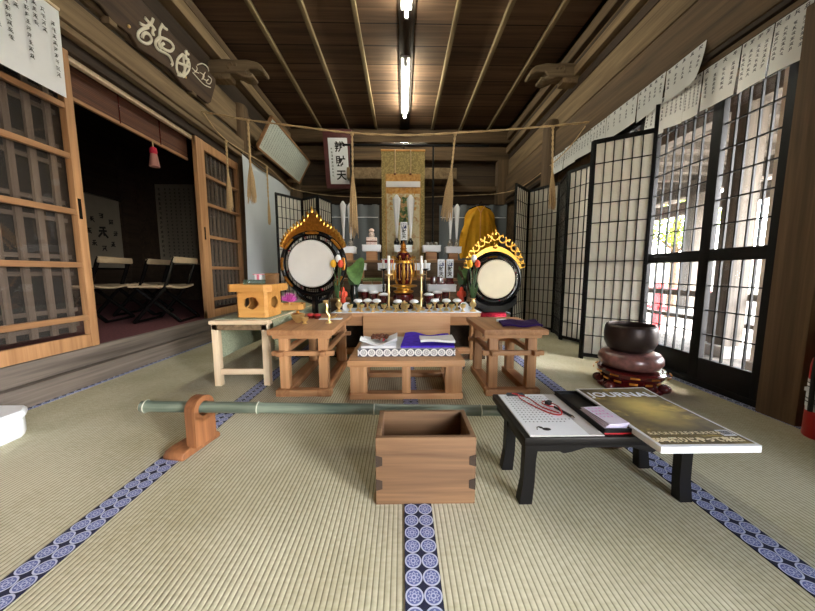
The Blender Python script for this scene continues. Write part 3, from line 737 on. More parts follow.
# ================================================================== FLOOR OBJECTS
# offering box
o = thing('offering_box', 'open plain wooden box with finger joints standing on the tatami in the middle foreground', 'wooden box', (.07, .955, 0))
wx, wy, hh, t = .15, .093, .213, .016
MB().box(-wx, wx, -wy, -wy+t, 0, hh, .0025).build('front_board', M['boxwood'], o)
MB().box(-wx, wx, wy-t, wy, 0, hh, .0025).build('back_board', M['boxwood'], o)
MB().box(-wx, -wx+t, -wy+t, wy-t, 0, hh, .0025).build('side_board', M['boxwood'], o)
MB().box(wx-t, wx, -wy+t, wy-t, 0, hh, .0025).build('side_board', M['boxwood'], o)
MB().box(-wx+t, wx-t, -wy+t, wy-t, .004, .018).build('bottom_board', M['boxwood'], o)
b = MB()
for s in (-1, 1):
    for z in (.065, .14): b.prism([(0,-.019),(.020,-.013),(.020,.013),(0,.019)], .001, Matrix.Translation((s*wx, -wy-.0005, z)) @ Matrix.Rotation(PI/2, 4, 'X') @ Matrix.Diagonal((-s,1,1,1)))
b.build('joint_end', M['old_dark'], o)

# bamboo pole on two wooden stands
o = thing('bamboo_pole', 'long dull green bamboo pole lying across the room on two low wooden stands', 'bamboo pole', (-1.02, 1.175, .177))
d = V((2.02, .069, -.074)); L = d.length; q = d.to_track_quat('X', 'Z').to_matrix().to_4x4()
pr = []; xs = [0, .012, .44, .90, 1.34, 1.76, 2.0]; b = MB()
pts = []; rs = []
for i, x in enumerate(xs[:-1]):
    for (dx, r_) in ((0, .0222), (.006, .0245), (.012, .0222), (.03, .0215)):
        if i == 0 and dx > 0: continue
        pts.append((x+dx, 0, 0)); rs.append(r_ if i > 0 else .0215)
pts.append((L, 0, 0)); rs.append(.0215)
MB(q).tube(pts, rs, 20).build('culm', M['bamboo'], o)
b = MB(q)
for x in xs[1:-1]: b.lathe([(.0247,-.0025),(.0262,0),(.0247,.0025)], n=24, m=Matrix.Translation((x+.006,0,0)) @ Matrix.Rotation(PI/2, 4, 'Y'), cap=False)
b.build('node', plain('bamboo_node', (172,176,158), .5), o)
MB(q).lathe([(.009,0),(.0212,0),(.0212,-.0015),(.009,-.0015)], n=20, m=Matrix.Rotation(PI/2, 4, 'Y'), cap=False).build('cut_end', M['beige'], o)
def pole_stand(label, loc, hz, rz):
    o = thing('pole_stand', label, 'pole stand', loc, rz, 'pole stands')
    p = [(-.05,0),(.05,0),(.05,hz-.01)]+[(.05*math.cos(a)*1.0, hz-.01+.05*math.sin(a)) for a in [k*PI/12 for k in range(1, 12)]]+[(-.05,hz-.01)]
    # upright with a hole: built as an arch ring plus a body below it
    b = MB(Matrix.Translation((.021,0,.03)) @ Matrix.Rotation(PI/2, 4, 'Z') @ Matrix.Rotation(PI/2, 4, 'X'))
    n = 28; ro, ri = .050, .029; cz = hz-.03
    out = [(ro*math.cos(2*PI*i/n), ro*math.sin(2*PI*i/n)) for i in range(n)]
    bm = bmesh.new(); rings = []
    for zz in (0, .042):
        rings.append(([bm.verts.new((x, cz+y if y > -ro*.0 else cz+y, zz)) for x, y in out], [bm.verts.new((ri*math.cos(2*PI*i/n), cz+ri*math.sin(2*PI*i/n), zz)) for i in range(n)]))
    (A, B), (C, D) = rings
    for i in range(n):
        j = (i+1) % n
        bm.faces.new((A[j], A[i], B[i], B[j])); bm.faces.new((C[i], C[j], D[j], D[i])); bm.faces.new((A[i], A[j], C[j], C[i])); bm.faces.new((B[j], B[i], D[i], D[j]))
    b._merge(bm)
    lo = [(-.05,0),(.05,0),(.0498,cz-.0)]+[(ri*1.0*math.cos(-a), cz+ri*math.sin(-a)) for a in [k*PI/10 for k in range(0, 11)]]+[(-.0498,cz)]
    b.prism(lo, .042)
    b.build('upright', M['stand_wood'], o)
    MB().prism([(-.092,0),(.092,0),(.097,.012),(.085,.03),(.06,.035),(-.06,.035),(-.085,.03),(-.097,.012)], .085, Matrix.Translation((-.0425,0,0)) @ Matrix.Rotation(PI/2, 4, 'Z') @ Matrix.Rotation(PI/2, 4, 'X'), .004).build('foot', M['stand_wood'], o)
pole_stand('reddish wooden stand holding the left end of the bamboo pole', (-.838, 1.183, 0), .170, R(-10))
pole_stand('wooden stand under the right end of the bamboo pole, behind the black desk', (.84, 1.238, 0), .112, R(-4))

# low black desk
o = thing('low_desk', 'low black lacquered desk with curved legs holding papers and a thick magazine', 'low desk', (.62, .85, 0))
dx = .260
MB().box(-dx, dx, .0, .33, .19, .215, .004).build('desk_top', M['desk'], o)
ap = [(-dx+.01,.19),(-dx+.01,.165),(-.15,.165),(-.135,.158),(-.11,.163),(-.07,.176),(.07,.176),(.11,.163),(.135,.158),(.15,.165),(dx-.01,.165),(dx-.01,.19)]
MB().prism(ap, .012, Matrix.Translation((0,.024,0)) @ Matrix.Rotation(PI/2, 4, 'X'), .0015).build('apron', M['desk'], o)
MB().prism(ap, .012, Matrix.Translation((0,.21,0)) @ Matrix.Rotation(PI/2, 4, 'X'), .0015).build('apron', M['desk'], o)
MB().box(-dx+.01, -dx+.022, .024, .30, .165, .19).build('side_rail', M['desk'], o); MB().box(dx-.022, dx-.01, .024, .30, .165, .19).build('side_rail', M['desk'], o)
for x in (-1, 1):
    for y in (.022, .185):
        pts = [(x*(dx-.025), y, .19), (x*(dx-.022), y, .14), (x*(dx-.021), y, .07), (x*(dx-.013), y, .0)]
        b = MB()
        for (p, w0), (q_, w1) in zip(zip(pts, (.019,.017,.017,.019)), zip(pts[1:], (.017,.017,.019,.0))):
            w1 = w1 or .02; bm = bmesh.new()
            vs = [bm.verts.new((c[0]+sx*w_, c[1]+sy*w_*.85, c[2])) for c, w_ in ((q_, w1), (p, w0)) for sx, sy in ((-1,-1),(1,-1),(1,1),(-1,1))]
            for f in ((0,3,2,1),(4,5,6,7),(0,1,5,4),(1,2,6,5),(2,3,7,6),(3,0,4,7)): bm.faces.new([vs[i] for i in f])
            b._merge(bm)
        b.build('leg', M['desk'], o)
# printed sheet on a clipboard
o = thing('printed_sheet', 'white printed sheet lying on the left half of the black desk', 'paper', (.378, .862, .2155))
MB().box(0, .222, -.005, .305, 0, .003).build('board', M['greycloth'], o)
sh = MB().surf(lambda u, v: (.002+.218*u, -.003+.305*v, .0034+.0006*math.sin(5*u)), 4, 6, .0004).build('sheet', M['white'], o)
b = MB(); r = random.Random(5); m = frame_m((0,0,.0048), (1,0,0), (0,1,0))
for q in range(13):
    for k_ in range(int(r.uniform(9, 15))): stroke_glyph(b, m, .02+.0125*k_, .275-.0165*q, .0075, r, .14)
b.build('printing', M['greyink'], sh)
b = MB(); b.lathe([(0,0),(.011,0),(.011,.0004),(0,.0004)], (.065,.03,.0046), 14, sx=1.2, sy=.8); b.lathe([(0,0),(.006,0),(.006,.0004),(0,.0004)], (.052,.04,.0046), 12); b.tube([(.035,.028,.0048),(.04,.042,.0048),(.05,.047,.0048)], .0012, 5)
b.build('ink_mark', M['ink'], sh)
MB().box(.03, .10, .285, .302, .004, .009, .002).cyl((.035,.30,.008), (.095,.30,.008), .004).build('clip', M['steel'], o)
# pen with red cord
o = thing('pen', 'dark pen on a red cord lying across the printed sheet', 'pen', (.545, 1.01, .2240))
MB().cyl((-.005,.03,0), (.018,-.045,0), .0042, n=10).build('barrel', M['ink'], o)
MB().cyl((.018,-.045,0), (.021,-.055,0), .0042, .001, n=10).build('tip', M['chrome'], o)
MB().tube(smooth([(-.005,.03,0),(-.03,.025,.006),(-.035,.06,.001),(-.02,.075,.001),(.0,.02,.008),(-.01,-.03,.002),(-.04,-.02,-.001),(-.075,.04,-.001),(-.10,.10,.002),(-.095,.135,.003),(-.115,.15,-.0),(-.07,.11,.001),(-.05,.03,.0),(-.012,-.018,.0)], 6), .0022, 6).build('cord', M['red'], o)
MB().cbox((-.015,.055,.004), (.024,.016,.014), .003, .6).build('cord_stop', M['ink'], o)
# tray with leaflets
o = thing('lacquer_tray', 'shallow black tray with a red edge on the middle of the desk', 'tray', (.605, .868, .2155))
MB().box(0, .085, 0, .30, 0, .006).box(0, .004, 0, .30, .006, .016).box(.081, .085, 0, .30, .006, .016).box(0, .085, .296, .30, .006, .016).box(0, .085, 0, .004, .006, .016).build('tray', M['desk'], o)
MB().box(.002, .083, -.002, 0, .0, .004).build('red_edge', M['red'], o)
o = thing('leaflet_stack', 'stack of pale lilac leaflets in the black tray on the desk', 'leaflets', (.647, .935, .2225), .04)
lm = plain('lilac_paper', (216,206,226), .6, 0, .05)
for i in range(5):
    MB(Matrix.Rotation(.03*(i-2), 4, 'Z')).box(-.037+.003*i, .035+.002*i, -.055, .065+.008*(i % 2), .004*i, .004*i+.003).build('leaflet', lm, o)
b = MB(); r = random.Random(6); m = frame_m((.004,.0,.0198), (1,0,0), (0,1,0))
for q in range(4):
    for k_ in range(4): stroke_glyph(b, m, -.02+.012*k_, .05-.02*q, .009, r, .15)
b.build('printing', M['pink'], o)
# magazine
o = thing('magazine', 'thick white-edged magazine with a golden brown cover overhanging the right of the desk', 'magazine', (.690, .763, .2170))
MB().box(0, .275, 0, .41, 0, .019, .002).build('pages', M['white'], o)
MB().surf(lambda u, v: (.275*u, .41*v, .0195+.009*max(0, v-.75)*4*u*u*.5), 6, 8, .0006).build('cover', M['white'], o)
cv = MB().surf(lambda u, v: (.008+.259*u, .010+.392*v, .0203+.009*max(0, .02+.96*v-.75)*4*u*u*.5+.0004), 6, 8, .0003).build('cover_picture', M['cover'], o)
m = frame_m((.141,0,.0216), (1,0,0), (0,1,0))
text('50年振りにやって来た!', .0245, M['cream'], cv, m @ Matrix.Translation((-.012, .030, 0)), 'headline', .0009)
b = MB(); r = random.Random(9)
for k_ in range(14): stroke_glyph(b, m, -.118+.0155*k_, .066, .016, r, .17)
b.build('headline', M['cream'], cv)
text('JOURNAL', .056, M['white'], cv, m @ Matrix.Translation((-.01, .335, .004)), 'title', .001)
MB().box(.225, .262, .05, .082, .0206, .0212).build('price_box', M['white'], o)
bb = MB()
for k_ in range(12): bb.box(.228+.0026*k_, .2293+.0026*k_, .056, .078, .0212, .0216)
bb.build('bar_code', M['greyink'], o)

# singing bowl on cushion on lacquer stand
o = thing('bowl_stand', 'round dark red lacquer stand with gilt details under the bowl cushion', 'stand', (1.39, 1.80, 0))
MB().lathe([(0,.085),(.16,.085),(.172,.10),(.175,.115),(.168,.125),(0,.125)], n=40).build('rim', M['redlac'], o)
MB().lathe([(.125,.012),(.135,.05),(.165,.085),(.10,.085),(.1,.012)], n=36).build('waist', M['redlac'], o)
MB().lathe([(0,0),(.16,0),(.172,.012),(.165,.026),(.13,.034),(0,.034)], n=40).build('base_ring', M['redlac'], o)
for i in range(6):
    a = i*PI/3+.3; MB().sphere((.165*math.cos(a), .165*math.sin(a), .028), (.034,.034,.028), 14, 9).build('foot', M['redlac'], o)
b = MB()
for i in range(12):
    a = i*PI/6; b.cbox((.148*math.cos(a), .148*math.sin(a), .062), (.006,.04,.014), .003, a)
    b.cbox((.192*math.cos(a), .192*math.sin(a), .108), (.005,.045,.01), .002, a)
b.build('gilt_panel', M['darkgold'], o)
o = tag(MB().lathe([(0,0),(.10,.0),(.145,.012),(.166,.045),(.164,.07),(.148,.095),(.115,.106),(0,.104)], n=44).build('bowl_cushion', M['cushion'], None, 60, (1.38, 1.80, .1255)), 'round reddish brocade cushion under the dark bronze bowl', 'cushion')
o = tag(MB().lathe([(0,0),(.088,0),(.114,.015),(.131,.055),(.135,.10),(.131,.145),(.124,.158),(.117,.16),(.114,.152),(.120,.13),(.121,.10),(.115,.06),(.09,.025),(0,.014)], n=48).build('singing_bowl', M['bronze'], None, 50, (1.365, 1.79, .2315)), 'large dark bronze singing bowl on the brocade cushion', 'bowl')

# fire extinguisher
o = thing('fire_extinguisher', 'red fire extinguisher with a pale label at the right edge beside the brown pillar', 'fire extinguisher', (1.772, 1.205, 0))
MB().lathe([(0,0),(.05,0),(.054,.006),(.054,.31),(.05,.335),(.036,.36),(.02,.37),(.02,.385),(0,.385)], n=32).build('cylinder', M['red'], o)
MB().lathe([(.0546,.13),(.0546,.25)], n=32, cap=False).build('label', M['white'], o)
b = MB()
for z in (.15, .165, .2, .215, .232): b.lathe([(.055,z),(.055,z+.005)], n=32, cap=False)
b.build('label_print', M['greyink'], o)
MB().box(-.012, .012, -.07, .03, .40, .412, .003).box(-.01, .01, -.06, .02, .425, .435, .003).cyl((0,0,.385), (0,0,.41), .016).build('handle', M['ink'], o)
MB().tube(smooth([(-.02,0,.395),(-.06,-.0,.38),(-.07,0,.30),(-.065,0,.12)], 6), .008, 8).build('hose', M['ink'], o)
MB().box(-.062, -.05, -.03, .03, .20, .216).box(-.062, -.05, -.02, .02, .12, .14).build('hose_clip', M['white'], o)

# white tub at the left edge
o = thing('plastic_tub', 'white rounded plastic tub cut by the left edge of the picture', 'plastic tub', (-1.765, 1.175, 0))
oct_ = [(-.16,-.1),(-.1,-.16),(.1,-.16),(.155,-.1),(.155,.1),(.1,.155),(-.1,.155),(-.16,.1)]
MB().prism(oct_, .085, None, .012).build('body', M['plastic'], o)
MB().prism([(x*1.05, y*1.05) for x, y in oct_], .035, Matrix.Translation((0,0,.083)), .01).build('lid', M['plastic'], o)

# -------------------------------------------------- the two long cedar tables
def side_table(label, loc, D=.685):
    o = thing('altar_side_table', label, 'table', loc, 0, 'low cedar side tables')
    w = .178
    MB().box(-w, w, 0, D, .355, .385, .004).build('table_top', M['cedar_y'], o)
    for y in (.035, D-.065): MB().box(-w+.012, w-.02, y, y+.03, .33, .355, .003).build('top_rail', M['cedar'], o)
    for y in (.045, D-.075): MB().box(-w+.005, w-.005, y-.012, y+.02, .232, .258, .003).build('cross_rail', M['cedar'], o)
    for s in (-1, 1): MB().box(s*.118-.015, s*.118+.015, .0, D, .235, .262, .003).build('side_rail', M['cedar_y'], o)
    for s in (-1, 1):
        for y in (.07, D-.07): MB().box(s*.11-.026, s*.11+.026, y-.024, y+.024, .035, .355, .003).build('leg', M['cedar_z'], o)
    for s in (-1, 1): MB().box(s*.11-.034, s*.11+.034, .02, D-.02, 0, .04, .004).build('runner', M['cedar_y'], o)
    MB().box(-.155, .155, .022, .075, 0, .037, .004).build('foot_rail', M['cedar'], o)
    return o
ta = side_table('long low cedar table on the left, holding small brass altar tools', (-.558, 1.66, 0))
side_table('shorter low cedar table on the right, with a dark purple cloth on it', (.628, 1.650, 0), .485)

# centre table
o = thing('offertory_table', 'low wide cedar table in the middle in front of the altar', 'table', (.022, 1.615, 0))
w, D = .318, .46
MB().box(-w, w, 0, D, .19, .225, .004).build('table_top', M['cedar'], o)
for x in (-.285, -.24, 0, .24, .285):
    MB().box(x-.024, x+.024, .03, .07, .03, .19, .003).build('leg', M['cedar_z'], o)
for x in (-.27, .27): MB().box(x-.03, x+.03, D-.07, D-.03, .03, .19, .003).build('leg', M['cedar_z'], o)
MB().box(-w+.005, w-.005, .02, .08, 0, .032, .003).build('foot_rail', M['cedar'], o)
MB().box(-w+.005, w-.005, D-.08, D-.02, 0, .032, .003).build('foot_rail', M['cedar'], o)
for s in (-1, 1): MB().box(s*.27-.03, s*.27+.03, .08, D-.08, 0, .03, .003).build('side_rail', M['cedar_y'], o)
# mat with patterned front edge
o = thing('patterned_mat', 'white folded mat with a grey ring pattern along its front edge on the middle table', 'mat', (.025, 1.70, .2255))
MB().box(-.277, .277, 0, .34, 0, .043, .006).build('mat', M['greycloth'], o)
MB().box(-.275, .275, -.0015, .004, -.0005+.001, .0435).build('edge', M['matedge'], o)
# white cloth bag with beads
o = thing('white_cloth_bundle', 'open white cloth bundle holding brown prayer beads on the left of the mat', 'cloth', (-.135, 1.80, .269))
MB().surf(lambda u, v: ((u-.5)*.21, (v-.5)*.19, .012+.035*abs(2*u-1)**1.5*(1-.3*v)+.012*math.sin(6*v+2*u)*(.3+abs(2*u-1))), 16, 12, .004).build('cloth', M['whitecloth'], o)
MB().box(-.1, .1, -.09, .08, .0, .014, .006).build('fold', M['whitecloth'], o)
o = thing('prayer_beads', 'heap of brown prayer beads lying in the white cloth bundle', 'prayer beads', (-.135, 1.83, .29))
b = MB(); r = random.Random(2)
for i in range(70):
    a = i*.55; rr = .022+.028*math.sin(i*.37)**2; b.sphere((rr*math.cos(a), rr*.7*math.sin(a)+.005, .010+.016*r.random()+.008*(i/70)), .0075, 8, 6)
b.build('beads', M['brown'], o)
MB().tube(smooth([(.02,-.02,.02),(.03,-.04,.012),(.02,-.06,.01)], 5), .004, 6).build('tassel', M['redcloth'], o)
o = tag(MB().surf(lambda u, v: (-.15+.31*u-.05*(v > .5)*(v-.5)*u+.03*(v-.5), -.135+.29*v, .004+.014*v*(.5+.5*math.sin(5*u+1))+.012*max(0, v-.5)*(1+math.sin(9*u))), 22, 14, .012).build('purple_cloth', M['purple'], None, 60, (.155, 1.86, .2755)), 'folded bright purple cloth on the mat of the middle table', 'cloth')
o = tag(MB().surf(lambda u, v: ((u-.5)*.2, (v-.5)*.13, .004+.004*math.sin(5*u+3*v)), 10, 8, .014).build('white_towel', M['whitecloth'], None, 60, (.205, 1.80, .3075)), 'folded white cloth lying on the bright purple cloth', 'cloth')

# -------------------------------------------------- pale bench with mat on the left
bn = R(6)
o = thing('pale_bench', 'long pale unpainted wooden bench at the left, mostly covered by a green mat', 'bench', (-.985, 1.845, 0), 0)
w, D = .178, 1.40
MB().box(-w, w, 0, D, .385, .408, .003).build('bench_top', M['pine_x'], o)
MB().box(-w+.012, w-.012, .008, .028, .35, .385, .002).build('apron', M['old_light'], o)
for s in (-1, 1):
    for y in (.028, D-.05): MB().box(s*.15-.019, s*.15+.019, y-.02, y+.02, 0, .385, .003).build('leg', M['pine'], o)
for y in (.028, D-.05): MB().box(-.131, .131, y-.01, y+.01, .07, .105, .002).build('stretcher', M['pine_x'], o)
def drape(u, v):
    s = -.285+ .57*u
    x = max(-.183, min(.183, s)); dz = max(0, abs(s)-.183)
    return (x+(.006*math.sin(18*v) if dz > .0 else 0)*1.0+ (.0 if dz == 0 else .008*(1 if s > 0 else -1)), .05+1.35*v, .4125-dz*2.6)
tag(MB().surf(drape, 24, 30, .004).build('green_mat', M['greenmat'], None, 40, (-.985, 1.845, 0)), 'greyish green woven mat draped over the pale bench', 'mat')

# sanbo stand
o = thing('sanbo_stand', 'golden wooden offering stand with cut-out holes on the front end of the pale bench', 'offering stand', (-.93, 2.02, .4170), R(-5))
def cham(a, c): return [(-a+c,-a),(a-c,-a),(a,-a+c),(a,a-c),(a-c,a),(-a+c,a),(-a,a-c),(-a,-a+c)]
A = .100; H = .165
def holed(x0, x1, m):
    # a panel with a flower-shaped opening, triangulated ring between outline and hole
    n = 32; bm = bmesh.new(); hx = (x0+x1)/2; hz = .09
    inner = []; outer = []
    for i in range(n):
        a = 2*PI*i/n; rr = .043*(1+.16*abs(math.cos(2.5*a+.3))); 
        inner.append((hx+rr*math.cos(a)*1.0, hz+rr*.8*math.sin(a)))
        c, s = math.cos(a), math.sin(a); w_ = (x1-x0)/2; h_ = (H-.03)/2
        k_ = min(w_/abs(c) if abs(c) > 1e-6 else 9, h_/abs(s) if abs(s) > 1e-6 else 9); outer.append((hx+c*k_, H/2-.015+ s*k_ + .015))
    for zz, fl in ((0, 1), (.008, 0)):
        I = [bm.verts.new((x, zz, z)) for x, z in inner]; O = [bm.verts.new((x, zz, z)) for x, z in outer]
        for i in range(n):
            j = (i+1) % n; bm.faces.new((O[i], O[j], I[j], I[i]) if fl else (O[j], O[i], I[i], I[j]))
        if fl: I0 = I
        else:
            for i in range(n): j = (i+1) % n; bm.faces.new((I0[i], I0[j], I[j], I[i]))
    bm.transform(m); return bm
b = MB(); c_ = .016
for k_ in range(4):
    m = Matrix.Rotation(k_*PI/2, 4, 'Z') @ Matrix.Translation((0,-A,0))
    if k_ != 2: b._merge(holed(-A+c_, A-c_, m))
    else: b.box(-A+c_, A-c_, 0, .008, 0, H, 0, m)
    b.box(-A+c_, A-c_, 0, .008, 0, .016, 0, m); b.box(-A+c_, A-c_, 0, .008, H-.016, H, 0, m)
    mc = Matrix.Rotation(k_*PI/2, 4, 'Z') @ Matrix.Translation((A-c_/2, -A+c_/2, 0)) @ Matrix.Rotation(PI/4, 4, 'Z')
    b.box(-c_*.707, c_*.707, 0, .008, 0, H, 0, mc)
b.build('base', M['hinoki'], o)
MB().box(-A+.02, A-.02, -A+.012, A-.012, .0, .004).build('base_floor', M['hinoki'], o)
MB().prism(cham(.136,.036), .008, Matrix.Translation((0,0,H)), 0).build('tray_floor', M['hinoki'], o)
b = MB(); ch = cham(.142,.037); ci = cham(.135,.034)
for i in range(8):
    j = (i+1) % 8; p, q_, p2, q2 = ch[i], ch[j], ci[i], ci[j]
    b.prism([p, q_, q2, p2], .044, Matrix.Translation((0,0,H-.002)))
b.build('tray_rim', M['hinoki'], o)
b = MB(); r = random.Random(5)
for i in range(28):
    a = i*2*PI/28; k_ = .117/max(abs(math.cos(a)), abs(math.sin(a)), .78*(abs(math.cos(a))+abs(math.sin(a)))); b.sphere((k_*math.cos(a), k_*math.sin(a), H+.038), (.013,.013,.009), 8, 6)
tag(b.build('offering_beads', M['white'], None, 60, tuple(o.matrix_basis.translation)), 'string of white paper beads round the rim of the golden offering stand', 'beads')
bpy.data.objects['offering_beads'].rotation_euler = (0,0,R(-5)); bpy.data.objects['offering_beads'].location.z += -.018
o = thing('glass_case', 'small greenish glass case standing in the golden offering stand', 'glass case', (-.95, 2.03, .592), R(-5))
MB().box(-.062, .062, -.045, .045, .0, .052, .002).build('case', M['greenglass'], o)
MB().box(-.064, .064, -.047, .047, .052, .058).build('lid', M['greenglass'], o)
o = thing('gift_packet', 'small pink and white wrapped packet on top of the glass case', 'packet', (-.935, 2.035, .6505), R(6))
MB().box(-.022, .022, -.016, .016, 0, .032, .003).build('packet', M['whitecloth'], o)
MB().box(-.008, .008, -.0168, .0168, -.0, .0328).build('band', plain('pink_band', (206,110,130), .5), o)
MB().box(-.035, .035, -.01, .01, .030, .038, .003).build('bow', plain('pink_bow', (216,150,160), .5), o)
o = thing('brown_box', 'small brown box beside the glass case in the golden offering stand', 'box', (-.85, 2.04, .592), R(-5))
MB().box(-.032, .032, -.03, .03, 0, .085, .003).build('body', M['tier'], o); MB().box(-.034, .034, -.032, .032, .085, .10, .003).build('lid', M['tier'], o)
# second small tray with pink flower
o = thing('wooden_tray', 'small shallow wooden tray behind the golden offering stand', 'tray', (-.865, 2.38, .4170), R(10))
MB().prism(cham(.10,.03), .012, None).build('tray_floor', M['hinoki'], o)
b = MB(); ch = cham(.105,.031); ci = cham(.098,.029)
for i in range(8):
    j = (i+1) % 8; b.prism([ch[i], ch[j], ci[j], ci[i]], .04)
b.build('tray_rim', M['hinoki'], o)
o = thing('pink_flower', 'spiky pink paper flower standing in the small wooden tray', 'flower', (-.865, 2.37, .4295))
b = MB(); r = random.Random(3)
for i in range(46):
    a = i*2.4; e = R(8+72*(i/46)); l = .075*r.uniform(.8, 1.05)
    d = V((math.cos(a)*math.cos(e), math.sin(a)*math.cos(e), math.sin(e))); b.tube([V((0,0,.045)), V((0,0,.045))+d*l*.5, V((0,0,.045))+d*l], [.004,.0055,.001], 5)
b.build('petals', M['pink'], o)
MB().lathe([(0,0),(.02,0),(.022,.01),(.008,.02),(.008,.045),(0,.045)], n=12).build('holder', M['brass'], o)

# ================================================================== THE ALTAR
AX = .035; AZ = .388
o = thing('altar_table', 'wide low wooden altar table with a plain front box, behind the middle table', 'altar table', (AX, 2.36, 0))
MB().box(-.575, .575, 0, .46, .355, .385, .003).build('table_top', M['panel_wood'], o)
MB().box(-.335, .335, -.02, .06, .10, .372, .004).build('front_panel', M['panel_wood'], o)
for s in (-1, 1): MB().box(min(s*.336, s*.555), max(s*.336, s*.555), .012, .03, .285, .355, .003).build('apron', M['cedar'], o)
for s in (-1, 1):
    for y in (.03, .40): MB().box(s*.53-.025, s*.53+.025, y, y+.05, 0, .355, .003).build('leg', M['cedar_z'], o)
MB().box(-.56, .56, .035, .075, .05, .10, .003).build('stretcher', M['cedar'], o)
MB().box(-.56, .56, .3, .32, .0, .355).build('back_board', M['old_dark'], o)
tag(MB().box(-.58, .58, -.004, .455, 0, .0045, .001).build('altar_cloth', M['white'], None, 40, (AX, 2.36, .3853)), 'white sheet covering the altar table under the brass vessels', 'cloth')
AZ = .390
o = thing('tiered_shelf', 'dark wooden altar shelf rising in three steps behind the altar table', 'altar shelf', (AX, 2.84, 0))
for i, (y0, y1, z, hw) in enumerate(((0,.27,.45,.70),(.27,.62,.635,.74),(.62,1.02,.83,.78))):
    MB().box(-hw, hw, y0, y1, z-.025, z, .003).build('step_board', M['tier'], o)
    MB().box(-hw+.01, hw-.01, y0+.015, y0+.03, 0, z-.025).build('riser', M['old_x'], o)
for s in (-1, 1): MB().box(s*.69-.01, s*.69+.01, .03, .98, 0, .425).build('side_panel', M['old_x'], o)
tag(MB().surf(lambda u, v: (-.10+.20*u, (-.006 if v < .55 else (v-.55)*.35)-.003*math.sin(12*u)*(v < .55), -.16+ (.163*v/.55 if v < .55 else .163)), 14, 14, .003).build('green_brocade', M['greencloth'], None, 60, (AX-.33, 3.103, .637)), 'dull green cloth hanging over the middle step of the altar shelf', 'cloth')

# offering trays
def tray(label, x, y, w, zt, z0, h=.072, d=.17):
    o = thing('offering_tray', label, 'offering tray', (x, y, z0), 0, 'white offering trays on the altar shelf')
    MB().box(-w/2, w/2, 0, d, zt-z0-h, zt-z0-.004, .003).box(-w/2-.003, w/2+.003, -.003, d+.003, zt-z0-.012, zt-z0, .001).build('tray', M['white'], o)
    MB().box(-w*.3, w*.3, .03, d-.03, 0, zt-z0-h, .003).build('base', M['cedar'], o)
T3, T2, T1 = .831, .636, .451
tray('white offering tray on the top step at the far left, holding two paper cones', -.625, 3.5, .19, .985, T3)
tray('white offering tray on the top step left of the gold scroll, holding stacked sweets', -.345, 3.5, .20, 1.005, T3)
tray('white offering tray on the top step in the middle, holding the black tablet stand', .012, 3.5, .20, 1.0, T3)
tray('white offering tray on the top step right of the gold scroll, holding small glass pieces', .335, 3.5, .20, 1.0, T3)
tray('white offering tray on the top step at the far right, holding two paper cones', .585, 3.5, .17, .985, T3)
tray('small white offering tray on the middle step behind the green leaf', -.43, 3.14, .11, .79, T2)
tray('white offering tray on the middle step left of the golden pagoda', -.145, 3.14, .20, .79, T2)
tray('white offering tray on the middle step right of the golden pagoda', .205, 3.14, .16, .79, T2)
tray('wide white offering tray on the lowest step at the left, holding brown packets', -.285, 2.87, .25, .583, T1, .066)
tray('wide white offering tray on the lowest step at the right, holding the two tablets', .375, 2.87, .26, .583, T1, .066)

# paper cones in bottles
def cone(label, x, y, z, h, r, vase, group='white paper cones in bottles'):
    o = thing('paper_cone_bottle', label, 'bottle', (x, y, z), 0, group)
    MB().lathe([(0,0),(.022,0),(.032,.02),(.033,.045),(.018,.065),(.012,.08),(.015,.085),(0,.085)], n=18).build('bottle', vase, o)
    MB().lathe([(.0075,.07),(r*.45,.07+h*.3),(r,.07+h*.88),(r*.98,.07+h*.9),(r*.3,.07+h*.99),(0,.07+h)], n=6).build('paper_cone', M['white'], o)
cone('tall white paper cone in a bottle, leftmost on the altar shelf', -.665, 3.58, .986, .44, .034, M['silverglass'])
cone('white paper cone in a bottle behind the long straw tassel', -.585, 3.58, .986, .42, .032, M['silverglass'])
cone('white paper cone in a bottle at the right, beneath the spread straw tassel', .553, 3.58, .986, .40, .032, M['silverglass'])
cone('tall white paper cone in a bottle, rightmost on the altar shelf', .625, 3.58, .986, .41, .034, M['silverglass'])
cone('white paper cone in a black vase left of the tablet before the gold scroll', -.06, 3.60, 1.0015, .50, .045, M['lacquer'])
cone('white paper cone in a black vase right of the tablet before the gold scroll', .098, 3.60, 1.0015, .50, .045, M['lacquer'])
# tablets
def tablet(label, x, y, z, w, h, stand, group=None, brown=False):
    o = thing('name_tablet', label, 'tablet', (x, y, z), 0, group)
    MB().box(-w*.6, w*.6, -.025, .025, 0, stand*.4, .004).box(-w*.5, w*.5, -.018, .018, stand*.4, stand, .003).build('stand', M['redlac'] if brown else M['lacquer'], o)
    pt = MB().box(-w/2, w/2, -.006, .006, stand, stand+h, .002).build('plate', M['white'], o)
    m = frame_m((0, -.0072, stand+h/2), (1,0,0), (0,0,1))
    MB(m).box(-w*.36, w*.36, h*.14, h*.42, 0, .0006).build('crest', plain('navy_crest', (48,54,104), .6), pt)
    for ch, yy in (('辨', .28), ('財', -.03), ('天', -.31)): text(ch, h*.27, M['ink'] if yy < .2 else M['white'], pt, m @ Matrix.Translation((0, h*yy, .0012)), 'character', .0012)
tablet('white tablet with three black characters on a black stand in front of the gold scroll', .022, 3.535, 1.0015, .078, .20, .055)
tablet('left one of two white tablets standing side by side right of the golden pagoda', .372, 2.95, .5845, .066, .175, .06, 'pair of tablets', True)
tablet('right one of two white tablets standing side by side right of the golden pagoda', .455, 2.95, .5845, .066, .175, .06, 'pair of tablets', True)
